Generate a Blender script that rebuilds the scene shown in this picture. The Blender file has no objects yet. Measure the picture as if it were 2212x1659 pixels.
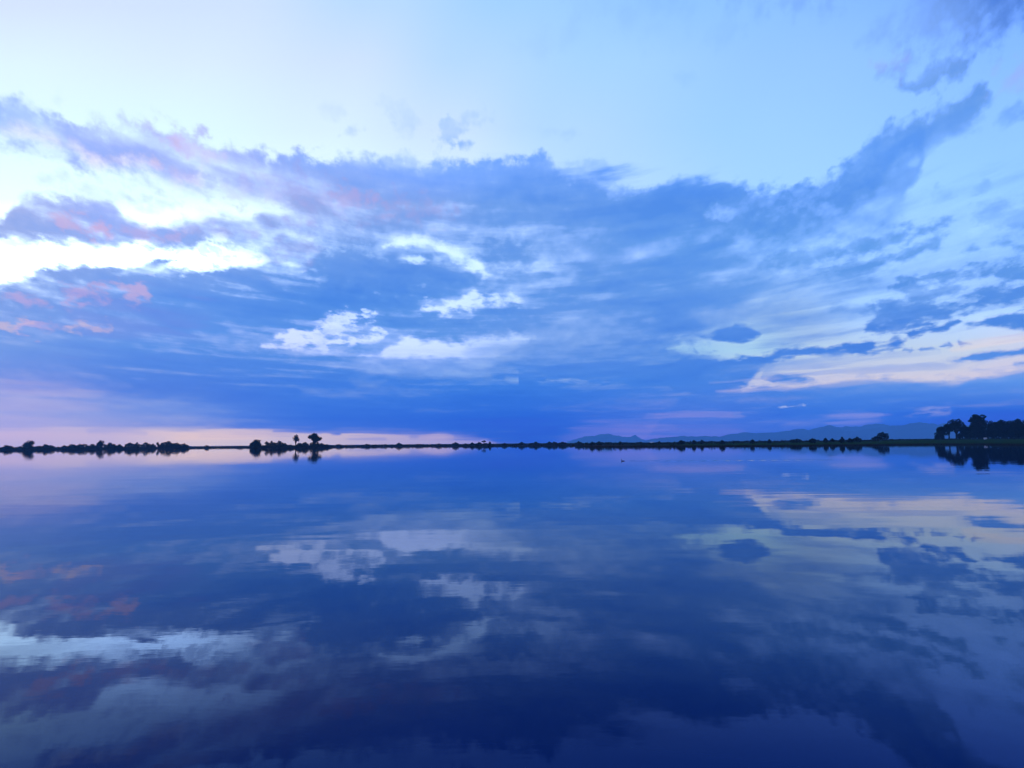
import bpy, bmesh, math, random
import numpy as np
from mathutils import Vector, Matrix

scene = bpy.context.scene
COL = scene.collection
R = math.radians

# ------------------------------------------------------------------ camera
EYE = 2.4                       # metres above the water
FPX, IW, IH = 1450.0, 2212.0, 1659.0
PITCH, ROLL = 5.05, -0.50
cam_data = bpy.data.cameras.new('camera')
cam_data.sensor_width = 36.0
cam_data.lens = 36.0 * FPX / IW
cam_data.clip_start = 0.1
cam_data.clip_end = 60000.0
cam = bpy.data.objects.new('camera', cam_data)
COL.objects.link(cam)
CAMROT = Matrix.Rotation(R(90 + PITCH), 3, 'X') @ Matrix.Rotation(R(ROLL), 3, 'Z')
cam.matrix_world = Matrix.Translation((0, 0, EYE)) @ CAMROT.to_4x4()
scene.camera = cam


def azel(x, y):
    """compass bearing (0 = straight ahead) and elevation of a sighting taken from the photograph"""
    d = CAMROT @ Vector(((x - IW / 2) / FPX, (IH / 2 - y) / FPX, -1.0))
    d.normalize()
    return math.atan2(d.x, d.y), math.asin(d.z)


# ------------------------------------------------------------------ exposure
scene.view_settings.view_transform = 'Standard'
scene.view_settings.look = 'None'
scene.view_settings.exposure = 0.0
scene.view_settings.gamma = 1.0
scene.view_settings.use_curve_mapping = False
scene.cycles.use_adaptive_sampling = True
scene.cycles.adaptive_threshold = 0.02
scene.cycles.max_bounces = 6
scene.cycles.volume_bounces = 0
scene.cycles.use_denoising = True

# ------------------------------------------------------------------ sky (world)
SUN_AZ, SUN_EL = -52.0, 3.0      # low dusk sun, off to the left behind the cloud
world = bpy.data.worlds.new('World')
scene.world = world
world.use_nodes = True
nt = world.node_tree
nt.nodes.clear()
L = nt.links


def node(kind, **kw):
    n = nt.nodes.new(kind)
    for k, v in kw.items():
        setattr(n, k, v)
    return n


def plug(sock, v):
    if hasattr(v, 'is_output'):
        L.new(v, sock)
    elif v is not None:
        sock.default_value = v


def m(op, a, b=None, c=None, clamp=False):
    n = node('ShaderNodeMath', operation=op, use_clamp=clamp)
    plug(n.inputs[0], a)
    plug(n.inputs[1], b)
    plug(n.inputs[2], c)
    return n.outputs[0]


def maprange(v, a, b, c=0.0, d=1.0, kind='LINEAR'):
    n = node('ShaderNodeMapRange', interpolation_type=kind, clamp=True)
    for i, s in enumerate((v, a, b, c, d)):
        plug(n.inputs[i], s)
    return n.outputs[0]


def fmix(f, a, b):
    n = node('ShaderNodeMix', data_type='FLOAT')
    plug(n.inputs[0], f); plug(n.inputs[2], a); plug(n.inputs[3], b)
    return n.outputs[0]


def cmix(f, a, b, blend='MIX'):
    n = node('ShaderNodeMix', data_type='RGBA', blend_type=blend)
    plug(n.inputs[0], f); plug(n.inputs[6], a); plug(n.inputs[7], b)
    return n.outputs[2]


def lin(c):
    o = []
    for v in c:
        v /= 255.0
        o.append(v / 12.92 if v <= 0.04045 else ((v + 0.055) / 1.055) ** 2.4)
    return o


AM, EM = 0.80, 0.70              # bearing +-AM and elevation EM span the drawn cloud field
SC = 0.25                        # colours are carried at a quarter of their radiance


def un(az):
    return az / (2 * AM) + 0.5


gen = node('ShaderNodeTexCoord').outputs['Generated']
sep = node('ShaderNodeSeparateXYZ')
L.new(gen, sep.inputs[0])
dx, dy, dz = sep.outputs
az = m('ARCTAN2', dx, dy)
el = m('ARCSINE', dz)
saz, caz = m('SINE', az), m('COSINE', az)
# the cloud deck sags in the middle and flattens towards the horizon; noise follows it
az2 = m('MINIMUM', m('MULTIPLY', az, az), 0.7)
sag = m('DIVIDE', el, m('MULTIPLY_ADD', az2, 0.7, 1.0))
nv = m('LOGARITHM', m('ADD', m('MAXIMUM', sag, -0.02), 0.07), math.e)


def noise(scale_h, scale_v, detail, rough, seed, lac=2.0):
    cb = node('ShaderNodeCombineXYZ')
    plug(cb.inputs[0], m('MULTIPLY_ADD', saz, scale_h, seed))
    plug(cb.inputs[1], m('MULTIPLY', caz, scale_h))
    plug(cb.inputs[2], m('MULTIPLY', nv, scale_v))
    n = node('ShaderNodeTexNoise', noise_dimensions='3D', normalize=True)
    L.new(cb.outputs[0], n.inputs['Vector'])
    n.inputs['Scale'].default_value = 1.0
    n.inputs['Detail'].default_value = detail
    n.inputs['Roughness'].default_value = rough
    n.inputs['Lacunarity'].default_value = lac
    return n


warp = noise(9.0, 5.0, 2.5, 0.5, 3.7)
ws = node('ShaderNodeSeparateColor')
L.new(warp.outputs['Color'], ws.inputs[0])
puff = m('MULTIPLY_ADD', noise(44.0, 24.0, 5.0, 0.58, 11.3).outputs[0], 4.0, -2.0)      # about -1..1
streak = m('MULTIPLY_ADD', noise(6.0, 17.0, 5.0, 0.54, 23.9).outputs[0], 4.0, -2.0)
relief_a = noise(17.0, 10.0, 4.0, 0.55, 57.1)
nv_here = nv
nv = m('ADD', nv, 0.045)                            # the same billows, looked up a little higher
relief_b = noise(17.0, 10.0, 4.0, 0.55, 57.1)
nv = nv_here
relief = m('SUBTRACT', relief_a.outputs[0], relief_b.outputs[0])     # shaded undersides, lighter crowns
broad = m('MULTIPLY_ADD', noise(3.2, 4.5, 3.0, 0.5, 41.2).outputs[0], 4.0, -2.0)

lowfade = maprange(el, 0.0, 0.16, 0.12, 1.0)       # edges get flatter and calmer near the horizon
azw = m('ADD', az, m('MULTIPLY', m('MULTIPLY_ADD', ws.outputs[0], 0.080, -0.040), lowfade))
elw = m('ADD', el, m('MULTIPLY', m('MULTIPLY_ADD', ws.outputs[1], 0.036, -0.018), lowfade))
U = m('PINGPONG', m('MULTIPLY_ADD', azw, 1 / (2 * AM), 0.5), 1.0)
V = m('MULTIPLY', elw, 1 / EM)
U0 = m('PINGPONG', m('MULTIPLY_ADD', az, 1 / (2 * AM), 0.5), 1.0)
AZF = m('MULTIPLY_ADD', U0, 2 * AM, -AM)          # bearing folded into the drawn span
G0 = m('DIVIDE', m('TANGENT', m('MINIMUM', el, 1.2)), m('COSINE', AZF))
PXV = 1 / FPX / EM               # one sighted pixel as a step of V



SOFT, RAGGED = 2.1, 1.4
BANDS, TINTS = [], []            # every cloud: (value or colour, upper edge, lower edge, softness, softness, ragged, strength, noise)


def edge_points(pts):
    q = []
    for x, y in pts:
        a, e = azel(x, y)
        q.append((min(max(un(a), 0.0), 1.0), (e / EM + 0.5) / 2))      # heights stored as (V + .5) / 2
    q.sort()
    return q


def band(val, top, bot, st=14, sb=14, amp=0.35, op=1.0, nz='puff'):
    BANDS.append((val, top, bot, st * SOFT, sb * SOFT, amp * RAGGED, op, nz))


def closed(top, bot, s, amp):
    """both edges meet, and cross over just past the two ends so that the cloud stops there"""
    (x0, y0), (x1, y1) = top[0], top[-1]
    dx, dy = 12 + 0.9 * s, 6 + (1.0 + amp) * s
    t = [(x0 - dx, y0 + dy)] + top + [(x1 + dx, y1 + dy)]
    b = [(x0 - dx, bot[0][1] - dy)] + bot + [(x1 + dx, bot[-1][1] - dy)]
    return t, b


def oval(x, y, rx, ry, tilt, s, amp):
    t, b = [], []
    for k in (-1, -0.8, -0.4, 0, 0.4, 0.8, 1):
        h = ry * math.sqrt(max(0, 1 - k * k))
        yy = y - tilt * k * rx
        t.append((x + k * rx, yy - h))
        b.append((x + k * rx, yy + h))
    return closed(t, b, s, amp)


def lens(val, pts_top, pts_bot, s=8, amp=0.3, op=1.0, nz='puff'):
    t, b = closed(pts_top, pts_bot, s * SOFT, amp * RAGGED)
    band(val, t, b, s, s, amp, op, nz)


def blob(val, x, y, rx, ry, s=10, amp=0.4, op=1.0, tilt=0.0, nz='puff'):
    t, b = oval(x, y, rx, ry, tilt, s * SOFT, amp * RAGGED)
    band(val, t, b, s, s, amp, op, nz)


def tint(rgb, x, y, rx, ry, s=14, amp=0.5, op=0.7, tilt=0.0, nz='puff', gain=1.0):
    """cloud that the low sun still reaches"""
    t, b = oval(x, y, rx, ry, tilt, s * 2.2, amp * 1.8)
    TINTS.append(([v * SC * gain for v in lin(rgb)] + [1], t, b, s * 2.2, s * 2.2, amp * 1.8, op * 0.66, nz))


def grid(rows):
    """colours read off along the bearing (columns) at several heights (rows)"""
    out = None
    last = None
    for y, stops in rows:
        n = node('ShaderNodeValToRGB')
        n.color_ramp.interpolation = 'EASE'
        els = n.color_ramp.elements
        st = sorted((min(max(un(azel(x, y)[0]), 0), 1), c) for x, c in stops)
        while len(els) < len(st):
            els.new(0.5)
        for e, (p, c) in zip(els, st):
            g = c[3] if len(c) > 3 else 1.0
            q = [v * SC * g for v in lin(c[:3])]
            q[2] *= 1.0 + 0.6 * min(max((c[2] - 246) / 9.0, 0), 1)      # the film holds no more blue than this
            q[1] *= 1.0 + 0.22 * min(max((c[1] - 238) / 17.0, 0), 1)
            e.position = p
            e.color = q + [1]
        plug(n.inputs[0], U0)
        h = math.tan(azel(1106, y)[1])
        if out is None:
            out = n.outputs[0]
        else:
            out = cmix(maprange(G0, last, h), out, n.outputs[0])
        last = h
    return out


def vec(op, a, b=None, c=None):
    n = node('ShaderNodeVectorMath', operation=op)
    plug(n.inputs[0], a); plug(n.inputs[1], b); plug(n.inputs[2], c)
    return n.outputs[0]


def edges3(three, idx, uvec):
    """three edges in one curves node"""
    n = node('ShaderNodeVectorCurve')
    n.mapping.use_clip = False
    n.mapping.extend = 'HORIZONTAL'
    for k, bnd in enumerate(three):
        pts = bnd[idx]
        c = n.mapping.curves[k]
        q = edge_points(pts) if pts else [(0, 0.5), (1, 0.5)]
        c.points[0].location = q[0]
        c.points[1].location = q[-1]
        for p in q[1:-1]:
            c.points.new(*p)
        for p in c.points:
            p.handle_type = 'AUTO_CLAMPED'
    n.mapping.update()
    plug(n.inputs['Vector'], uvec)
    return n.outputs[0]


def masks3(three, ins):
    """coverage of three clouds at once"""
    three = list(three)
    while len(three) < 3:
        three.append((0, [(0, 900), (2212, 900)], [(0, 100), (2212, 100)], 10, 10, 0, 0, 'puff'))
    ds = []
    for idx, sgn in ((1, 1), (2, -1)):
        if not any(b[idx] for b in three):
            continue
        k = [sgn / (b[2 + idx] * PXV) if b[idx] else 0.0 for b in three]
        c0 = [0.5 - 0.5 * kk if b[idx] else 50.0 for kk, b in zip(k, three)]
        e = edges3(three, idx, ins['U'])
        rest = vec('MULTIPLY_ADD', ins['V'], [-kk for kk in k], c0)
        ds.append(vec('MULTIPLY_ADD', e, [2 * kk for kk in k], rest))
    d = ds[0] if len(ds) == 1 else vec('MINIMUM', ds[0], ds[1])
    for nz in ('puff', 'streak'):
        a = [b[5] if b[7] == nz else 0.0 for b in three]
        if any(a):
            d = vec('MULTIPLY_ADD', ins[nz], a, d)
    n = node('ShaderNodeMapRange', data_type='FLOAT_VECTOR', interpolation_type='SMOOTHSTEP')
    plug(n.inputs['Vector'], d)
    k = n.outputs['Vector']
    if any(b[6] != 1.0 for b in three):
        k = vec('MULTIPLY', k, [b[6] for b in three])
    s = node('ShaderNodeSeparateXYZ')
    plug(s.inputs[0], k)
    return s.outputs


def reach(b):
    """bearings and elevations a cloud can cover once it has been warped and frayed"""
    t, o = b[1] or [], b[2] or []
    xs = [p[0] for p in t + o]
    s = max(b[3], b[4]) * (0.6 + b[5]) + 30
    lo = -2.0 if min(xs) <= 0 else azel(min(xs), 800)[0] - 0.05
    hi = 2.0 if max(xs) >= 2212 else azel(max(xs), 800)[0] + 0.05
    e1 = max(azel(x, y - s)[1] for x, y in t) if t else 9.0
    e0 = min(azel(x, y + s)[1] for x, y in o) if o else -9.0
    return lo, hi, e0, e1


def chunks(seq, n=3):
    return [seq[i:i + n] for i in range(0, len(seq), n)]
# open sky, from the horizon up (the far left is brighter than the film can hold)
CLEAR = grid([
    (960, [(0, (176, 178, 228)), (200, (190, 186, 226)), (420, (216, 204, 218)), (650, (206, 198, 216)), (900, (182, 178, 220)), (1060, (160, 162, 225)), (1300, (135, 140, 226)), (1700, (120, 145, 230)), (2212, (130, 160, 235))]),
    (930, [(0, (196, 184, 226)), (200, (200, 188, 222)), (420, (228, 206, 214)), (700, (214, 196, 214)), (950, (190, 178, 218)), (1060, (165, 165, 226)), (1300, (140, 142, 226)), (1500, (150, 150, 226)), (1800, (130, 150, 230)), (2212, (140, 165, 236))]),
    (880, [(0, (172, 180, 232)), (200, (165, 180, 232)), (500, (160, 185, 238)), (1000, (165, 190, 240)), (1400, (160, 165, 228)), (1650, (195, 190, 226)), (1900, (210, 200, 225)), (2212, (215, 205, 228))]),
    (820, [(0, (190, 190, 235)), (500, (190, 210, 245)), (1000, (172, 206, 246)), (1500, (172, 198, 240)), (1750, (202, 206, 233)), (2000, (210, 210, 231)), (2212, (212, 206, 230))]),
    (760, [(0, (225, 225, 245)), (500, (225, 235, 250)), (900, (218, 238, 253)), (1150, (190, 218, 248)), (1480, (152, 198, 243)), (1600, (172, 214, 245)), (1800, (188, 214, 244)), (2050, (196, 216, 242)), (2212, (206, 214, 240))]),
    (680, [(0, (240, 244, 252)), (600, (230, 242, 254)), (900, (232, 246, 255)), (1300, (190, 222, 250)), (1700, (165, 200, 244)), (1900, (178, 222, 250)), (2212, (192, 230, 250))]),
    (560, [(0, (253, 255, 252, 2.2)), (350, (250, 255, 255, 2.0)), (620, (244, 253, 255, 1.3)), (1000, (235, 251, 255)), (1350, (190, 225, 252)), (1700, (172, 220, 252)), (2212, (176, 226, 254))]),
    (420, [(0, (250, 255, 252, 1.05)), (300, (246, 254, 255)), (620, (242, 252, 255)), (1000, (226, 244, 255)), (1300, (188, 228, 254)), (1700, (170, 221, 255)), (2212, (160, 216, 255))]),
    (280, [(0, (236, 250, 255)), (300, (233, 249, 255)), (700, (226, 243, 255)), (950, (212, 236, 255)), (1200, (186, 225, 255)), (1600, (165, 216, 255)), (2212, (152, 207, 255))]),
    (130, [(0, (231, 245, 255)), (400, (225, 241, 255)), (750, (214, 235, 255)), (1000, (188, 225, 255)), (1300, (172, 219, 255)), (1700, (156, 207, 255)), (2212, (142, 197, 254))]),
    (0, [(0, (220, 236, 255)), (500, (214, 234, 255)), (800, (192, 226, 255)), (1100, (168, 216, 255)), (1500, (150, 204, 255)), (2212, (132, 186, 250))]),
    (-300, [(0, (190, 220, 255)), (1100, (140, 195, 255)), (2212, (112, 168, 245))]),
])
# body of the cloud deck
CLOUD = grid([
    (960, [(0, (120, 140, 222)), (500, (85, 125, 222)), (1100, (46, 108, 218)), (1500, (70, 118, 222)), (2212, (44, 104, 218))]),
    (900, [(0, (135, 155, 230)), (350, (95, 140, 228)), (700, (60, 122, 226)), (1100, (48, 112, 222)), (1500, (74, 125, 226)), (1800, (62, 124, 226)), (2212, (52, 112, 222))]),
    (830, [(0, (100, 135, 228)), (300, (82, 132, 228)), (700, (68, 130, 230)), (1100, (66, 132, 230)), (1600, (78, 138, 230)), (1900, (92, 150, 235)), (2212, (98, 155, 238))]),
    (740, [(0, (118, 160, 236)), (400, (94, 150, 236)), (800, (98, 155, 236)), (1200, (106, 156, 236)), (1500, (84, 142, 232)), (1900, (78, 136, 230)), (2212, (88, 145, 232))]),
    (640, [(0, (128, 165, 238)), (400, (106, 158, 240)), (700, (88, 148, 236)), (1000, (98, 155, 238)), (1300, (104, 158, 238)), (1700, (104, 160, 240)), (2000, (94, 152, 236)), (2212, (92, 150, 236))]),
    (540, [(0, (150, 178, 242)), (400, (146, 180, 246)), (650, (122, 168, 242)), (900, (110, 160, 240)), (1200, (110, 162, 240)), (1500, (104, 162, 242)), (1800, (104, 164, 242)), (2212, (112, 170, 244))]),
    (440, [(0, (170, 188, 245)), (300, (170, 192, 248)), (600, (162, 182, 243)), (850, (142, 176, 244)), (1100, (116, 166, 244)), (1500, (100, 158, 242)), (1750, (96, 156, 242)), (2212, (126, 180, 247))]),
    (340, [(0, (170, 195, 248)), (250, (160, 186, 247)), (450, (172, 190, 247)), (700, (150, 186, 248)), (950, (136, 184, 250)), (1150, (122, 174, 248)), (1500, (112, 172, 248)), (1900, (112, 170, 247)), (2212, (120, 176, 248))]),
    (240, [(0, (165, 198, 250)), (300, (190, 205, 250)), (600, (190, 215, 252)), (1000, (160, 202, 252)), (1500, (130, 186, 252)), (2000, (116, 170, 246)), (2212, (112, 168, 246))]),
    (60, [(0, (200, 222, 252)), (1000, (165, 208, 255)), (1600, (132, 184, 252)), (2000, (124, 170, 246)), (2212, (92, 142, 233))]),
    (-200, [(0, (165, 200, 252)), (1100, (140, 185, 250)), (2212, (74, 126, 225))]),
])

# --- the deck: its upper edge sweeps down from the left, sags, and climbs in an arm on the right
MAIN_TOP = [(-60, 218), (0, 224), (50, 228), (80, 258), (200, 287), (300, 280), (400, 290), (480, 315), (540, 318), (600, 337), (700, 346), (760, 338), (850, 352), (900, 354), (940, 342), (1000, 352), (1100, 345), (1150, 334), (1178, 352), (1210, 374), (1280, 397), (1400, 400), (1500, 394), (1560, 402), (1650, 412), (1750, 396), (1800, 372), (1845, 325), (1870, 287), (1910, 264), (1960, 254), (2010, 242), (2060, 214), (2100, 198), (2138, 188), (2170, 215), (2260, 480)]
band(0.86, MAIN_TOP, None, 15, 34, 0.45)
lens(1.12, [(-40, 226), (50, 234), (90, 262), (200, 292), (300, 315), (370, 345), (430, 372)], [(-40, 258), (50, 272), (120, 300), (220, 330), (300, 343), (370, 362), (430, 382)], 16, 0.15, 1.0)
# thinner and thicker stretches inside it
blob(0.55, 330, 300, 130, 16, 30, 0.5, 0.8, -0.1)
blob(0.45, 440, 345, 60, 10, 20, 0.5, 0.8, -0.25)
blob(0.60, 640, 420, 120, 20, 40, 0.5, 0.7, -0.1)
lens(0.35, [(700, 438), (800, 450), (870, 460)], [(700, 445), (800, 462), (870, 466)], 12, 0.5, 0.6)
blob(1.25, 1000, 430, 180, 40, 70, 0.3, 0.5, 0.0, 'streak')
lens(1.38, [(1180, 430), (1300, 415), (1450, 420), (1560, 430)], [(1180, 470), (1300, 500), (1450, 505), (1560, 470)], 50, 0.4, 0.9, 'streak')
lens(1.32, [(1570, 480), (1700, 450), (1800, 420), (1850, 380), (1900, 300), (1960, 270), (2010, 270)], [(1570, 520), (1700, 490), (1800, 462), (1850, 430), (1900, 370), (1960, 310), (2010, 290)], 32, 0.4, 0.8)
lens(0.25, [(1505, 462), (1530, 452), (1570, 450), (1600, 455)], [(1505, 470), (1530, 475), (1570, 470), (1600, 462)], 12, 0.5, 0.8)
lens(0.30, [(1720, 415), (1745, 405)], [(1720, 420), (1745, 415)], 10, 0.5, 0.7)
blob(0.25, 1975, 345, 26, 6, 10, 0.5, 0.8, 0.3)
blob(0.45, 1905, 405, 18, 6, 10, 0.5, 0.8, 0.0)
lens(0.40, [(1180, 565), (1280, 545), (1400, 530), (1500, 520), (1600, 515)], [(1180, 585), (1280, 572), (1400, 560), (1500, 548), (1600, 530)], 36, 0.5, 0.8, 'streak')
lens(1.30, [(1180, 610), (1260, 590), (1360, 575), (1480, 560), (1560, 555)], [(1180, 650), (1260, 640), (1360, 625), (1480, 600), (1560, 575)], 40, 0.4, 0.8, 'streak')
lens(1.30, [(860, 575), (900, 555), (960, 560), (1010, 580)], [(860, 610), (900, 620), (960, 625), (1010, 610)], 34, 0.4, 0.8)
lens(1.25, [(1030, 560), (1070, 530), (1110, 530), (1150, 545)], [(1030, 575), (1070, 585), (1110, 590), (1150, 570)], 28, 0.4, 0.7)
lens(1.35, [(720, 560), (780, 550), (850, 570), (920, 590), (990, 600)], [(720, 620), (780, 640), (850, 640), (920, 630), (990, 615)], 34, 0.4, 0.7)
lens(0.62, [(1060, 655), (1100, 615), (1160, 600), (1220, 590)], [(1060, 670), (1100, 645), (1160, 625), (1220, 605)], 24, 0.5, 0.7)
lens(1.25, [(860, 690), (950, 672), (1060, 668), (1200, 670)], [(860, 715), (950, 712), (1060, 712), (1200, 700)], 26, 0.4, 0.8, 'streak')
lens(0.75, [(1100, 760), (1200, 720), (1330, 700), (1450, 680), (1560, 660)], [(1100, 790), (1200, 780), (1330, 770), (1450, 740), (1560, 690)], 50, 0.4, 0.7, 'streak')
# left, lower bank
lens(1.35, [(330, 640), (430, 605), (560, 610), (660, 620), (730, 640)], [(330, 690), (430, 700), (560, 700), (660, 700), (730, 670)], 40, 0.4, 0.8, 'streak')
lens(0.62, [(-40, 720), (100, 715), (250, 722), (420, 720), (520, 712)], [(-40, 745), (100, 735), (250, 735), (420, 730), (520, 722)], 22, 0.5, 0.5, 'streak')
band(1.25, [(-60, 745), (200, 750), (400, 770), (700, 800), (1000, 840), (1400, 860), (1600, 870), (1700, 900)], [(-60, 818), (100, 826), (200, 842), (320, 862), (450, 885), (600, 905), (900, 925), (1100, 945), (1400, 930), (1600, 890), (1700, 880)], 70, 24, 0.4, 0.85, 'streak')
lens(0.62, [(780, 800), (900, 790), (1020, 785), (1120, 790)], [(780, 822), (900, 815), (1020, 812), (1120, 806)], 30, 0.4, 0.8, 'streak')
lens(0.70, [(640, 850), (760, 842), (860, 842), (960, 850)], [(640, 856), (760, 852), (860, 856), (960, 858)], 14, 0.5, 0.7, 'streak')
lens(0.72, [(900, 885), (1100, 880), (1300, 868), (1450, 862)], [(900, 892), (1100, 888), (1300, 880), (1450, 872)], 12, 0.5, 0.6, 'streak')
lens(1.45, [(1080, 808), (1180, 800), (1300, 790), (1450, 780)], [(1080, 812), (1180, 814), (1300, 815), (1450, 830)], 18, 0.4, 0.8, 'streak')
lens(0.42, [(1105, 815), (1160, 812), (1230, 814), (1280, 822)], [(1105, 818), (1160, 828), (1230, 833), (1280, 830)], 10, 0.4, 0.9, 'streak')

# --- bright gaps on the left
band(0.06, [(-60, 276), (0, 290), (60, 305), (130, 330), (200, 352), (270, 366), (330, 382), (380, 400), (440, 414), (520, 422), (620, 444), (660, 472), (700, 560)],
     [(-60, 500), (0, 487), (40, 476), (60, 446), (130, 430), (230, 434), (262, 444), (282, 468), (310, 484), (420, 484), (480, 473), (540, 480), (580, 472), (620, 470), (660, 458), (700, 440)], 26, 15, 0.35)
blob(0.35, 60, 322, 60, 5, 14, 0.5, 0.45, -0.2)
blob(0.45, 190, 405, 110, 5, 16, 0.6, 0.35, -0.25)
blob(0.5, 340, 440, 60, 8, 14, 0.6, 0.4, -0.15)
lens(1.15, [(70, 470), (130, 478), (220, 490), (300, 500)], [(70, 495), (130, 505), (220, 515), (300, 518)], 20, 0.4, 0.6)
lens(0.95, [(560, 466), (590, 462), (640, 470)], [(560, 482), (590, 486), (640, 486)], 12, 0.4, 0.7)
band(0.0, [(-60, 518), (0, 522), (60, 524), (130, 518), (200, 526), (300, 529), (370, 536), (430, 526), (480, 521), (520, 530), (590, 547), (640, 610)],
     [(-60, 600), (0, 602), (50, 603), (80, 596), (120, 582), (170, 574), (200, 580), (240, 587), (300, 582), (340, 577), (400, 591), (440, 587), (500, 576), (560, 570), (596, 560), (640, 520)], 15, 13, 0.4)
lens(0.55, [(380, 528), (470, 535), (560, 548)], [(380, 545), (470, 552), (560, 560)], 16, 1.0, 0.6)
lens(0.5, [(20, 545), (160, 540), (300, 548)], [(20, 552), (160, 548), (300, 554)], 14, 1.0, 0.3, 'streak')
lens(0.8, [(230, 582), (270, 572), (320, 564), (360, 566)], [(230, 590), (270, 588), (320, 584), (360, 570)], 8, 0.4, 0.9)
blob(0.5, 30, 530, 60, 4, 8, 0.5, 0.6)
blob(0.4, 703, 606, 14, 4, 9, 1.2, 0.4, 0.5)
blob(0.45, 688, 556, 9, 4, 8, 0.8, 0.4, 0.3)
blob(0.35, 660, 590, 14, 5, 9, 0.8, 0.7, 0.2)

# --- gaps over the middle: a pale fringe first, then the open sky
def gap(val, top, bot, s=8, amp=0.5):
    grow = 9
    lens(0.50, [(x, y - grow) for x, y in top], [(x, y + grow) for x, y in bot], 26, 0.6, 0.6)
    lens(val, top, bot, s * 1.25, amp * 1.5)


gap(0.10, [(856, 533), (872, 522), (900, 517), (930, 514), (960, 528), (988, 546), (1004, 556), (1022, 572), (1034, 588)], [(856, 535), (872, 535), (900, 526), (930, 524), (950, 538), (965, 556), (985, 566), (1008, 576), (1034, 590)], 10, 0.3)
lens(0.25, [(880, 562), (902, 557), (915, 562)], [(880, 566), (902, 568), (915, 570)], 9, 0.4)
gap(0.12, [(918, 660), (950, 648), (990, 640), (1030, 631), (1060, 640), (1080, 645), (1104, 642)], [(918, 668), (950, 662), (980, 664), (1000, 657), (1030, 660), (1060, 653), (1080, 655), (1104, 660)], 8, 0.45)
gap(0.12, [(690, 698), (720, 686), (760, 682), (812, 679)], [(690, 706), (720, 706), (760, 700), (812, 684)], 8, 0.6)
gap(0.12, [(604, 733), (628, 716), (660, 716), (675, 702), (692, 712)], [(604, 737), (620, 742), (650, 745), (692, 738)], 8, 0.5)
gap(0.12, [(702, 730), (730, 722), (760, 720), (812, 717)], [(702, 738), (740, 741), (780, 738), (812, 722)], 8, 0.55)
lens(0.20, [(580, 746), (630, 742), (700, 744)], [(580, 749), (630, 750), (700, 750)], 7, 0.5)
lens(0.95, [(745, 745), (790, 736), (850, 732)], [(745, 760), (790, 760), (850, 738)], 10, 0.4)
gap(0.10, [(832, 755), (850, 738), (880, 729), (920, 733), (960, 729), (1000, 731), (1060, 730), (1110, 726), (1150, 724)], [(832, 768), (860, 769), (900, 770), (940, 774), (1000, 780), (1040, 785), (1070, 770), (1110, 745), (1150, 732)], 9, 0.3)
lens(0.45, [(1040, 735), (1120, 725), (1220, 706), (1300, 695)], [(1040, 790), (1120, 760), (1220, 730), (1300, 705)], 30, 0.3, 0.75, 'streak')
lens(0.12, [(780, 769), (850, 767), (930, 772)], [(780, 771), (850, 774), (930, 778)], 8, 0.4, 0.8)
lens(0.42, [(790, 775), (900, 772), (1050, 785)], [(790, 795), (900, 798), (1050, 802)], 26, 0.3, 0.8, 'streak')

# --- open lower left and the strip of clear sky on the horizon
band(0.42, [(-60, 820), (0, 826), (100, 836), (200, 852), (300, 868), (400, 884), (450, 896), (480, 915), (520, 990)], None, 70, 10, 0.3, 0.8, 'streak')
lens(0.6, [(60, 868), (150, 866), (220, 872)], [(60, 874), (150, 876), (220, 876)], 14, 0.5, 0.5, 'streak')
band(0.0, [(-60, 929), (0, 929), (340, 926), (380, 930), (480, 930), (620, 931), (660, 935), (760, 936), (850, 938), (900, 941), (950, 938), (990, 943), (1030, 948), (1070, 957), (1130, 1000)], None, 5, 10, 0.35, 0.85, 'streak')
lens(0.75, [(190, 932), (260, 930), (320, 933)], [(190, 935), (260, 935), (320, 936)], 4, 0.4, 0.5, 'streak')
lens(0.8, [(590, 932), (650, 931), (700, 935)], [(590, 934), (650, 936), (700, 938)], 3, 0.4, 0.8, 'streak')
lens(0.7, [(880, 943), (960, 942), (1040, 946)], [(880, 946), (960, 947), (1040, 949)], 4, 0.8, 0.7, 'streak')
lens(0.55, [(420, 938), (520, 936), (640, 939)], [(420, 940), (520, 940), (640, 942)], 4, 0.8, 0.4, 'streak')
lens(0.6, [(745, 948), (790, 946), (835, 948)], [(745, 951), (790, 952), (835, 951)], 4, 0.4, 0.7, 'streak')
lens(1.0, [(718, 937), (726, 935), (735, 937)], [(718, 939), (726, 940), (735, 939)], 3, 0.3)

# --- open sky on the right, under the arm
lens(0.0, [(1450, 752), (1480, 740), (1560, 702), (1700, 655), (1800, 612), (1900, 540), (1950, 470), (1990, 410), (2002, 350), (2035, 300), (2085, 262), (2135, 222), (2170, 190), (2280, 90)],
     [(1450, 760), (1500, 764), (1560, 790), (1600, 845), (1764, 842), (1860, 830), (2003, 834), (2105, 820), (2280, 806)], 20, 0.4)
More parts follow.
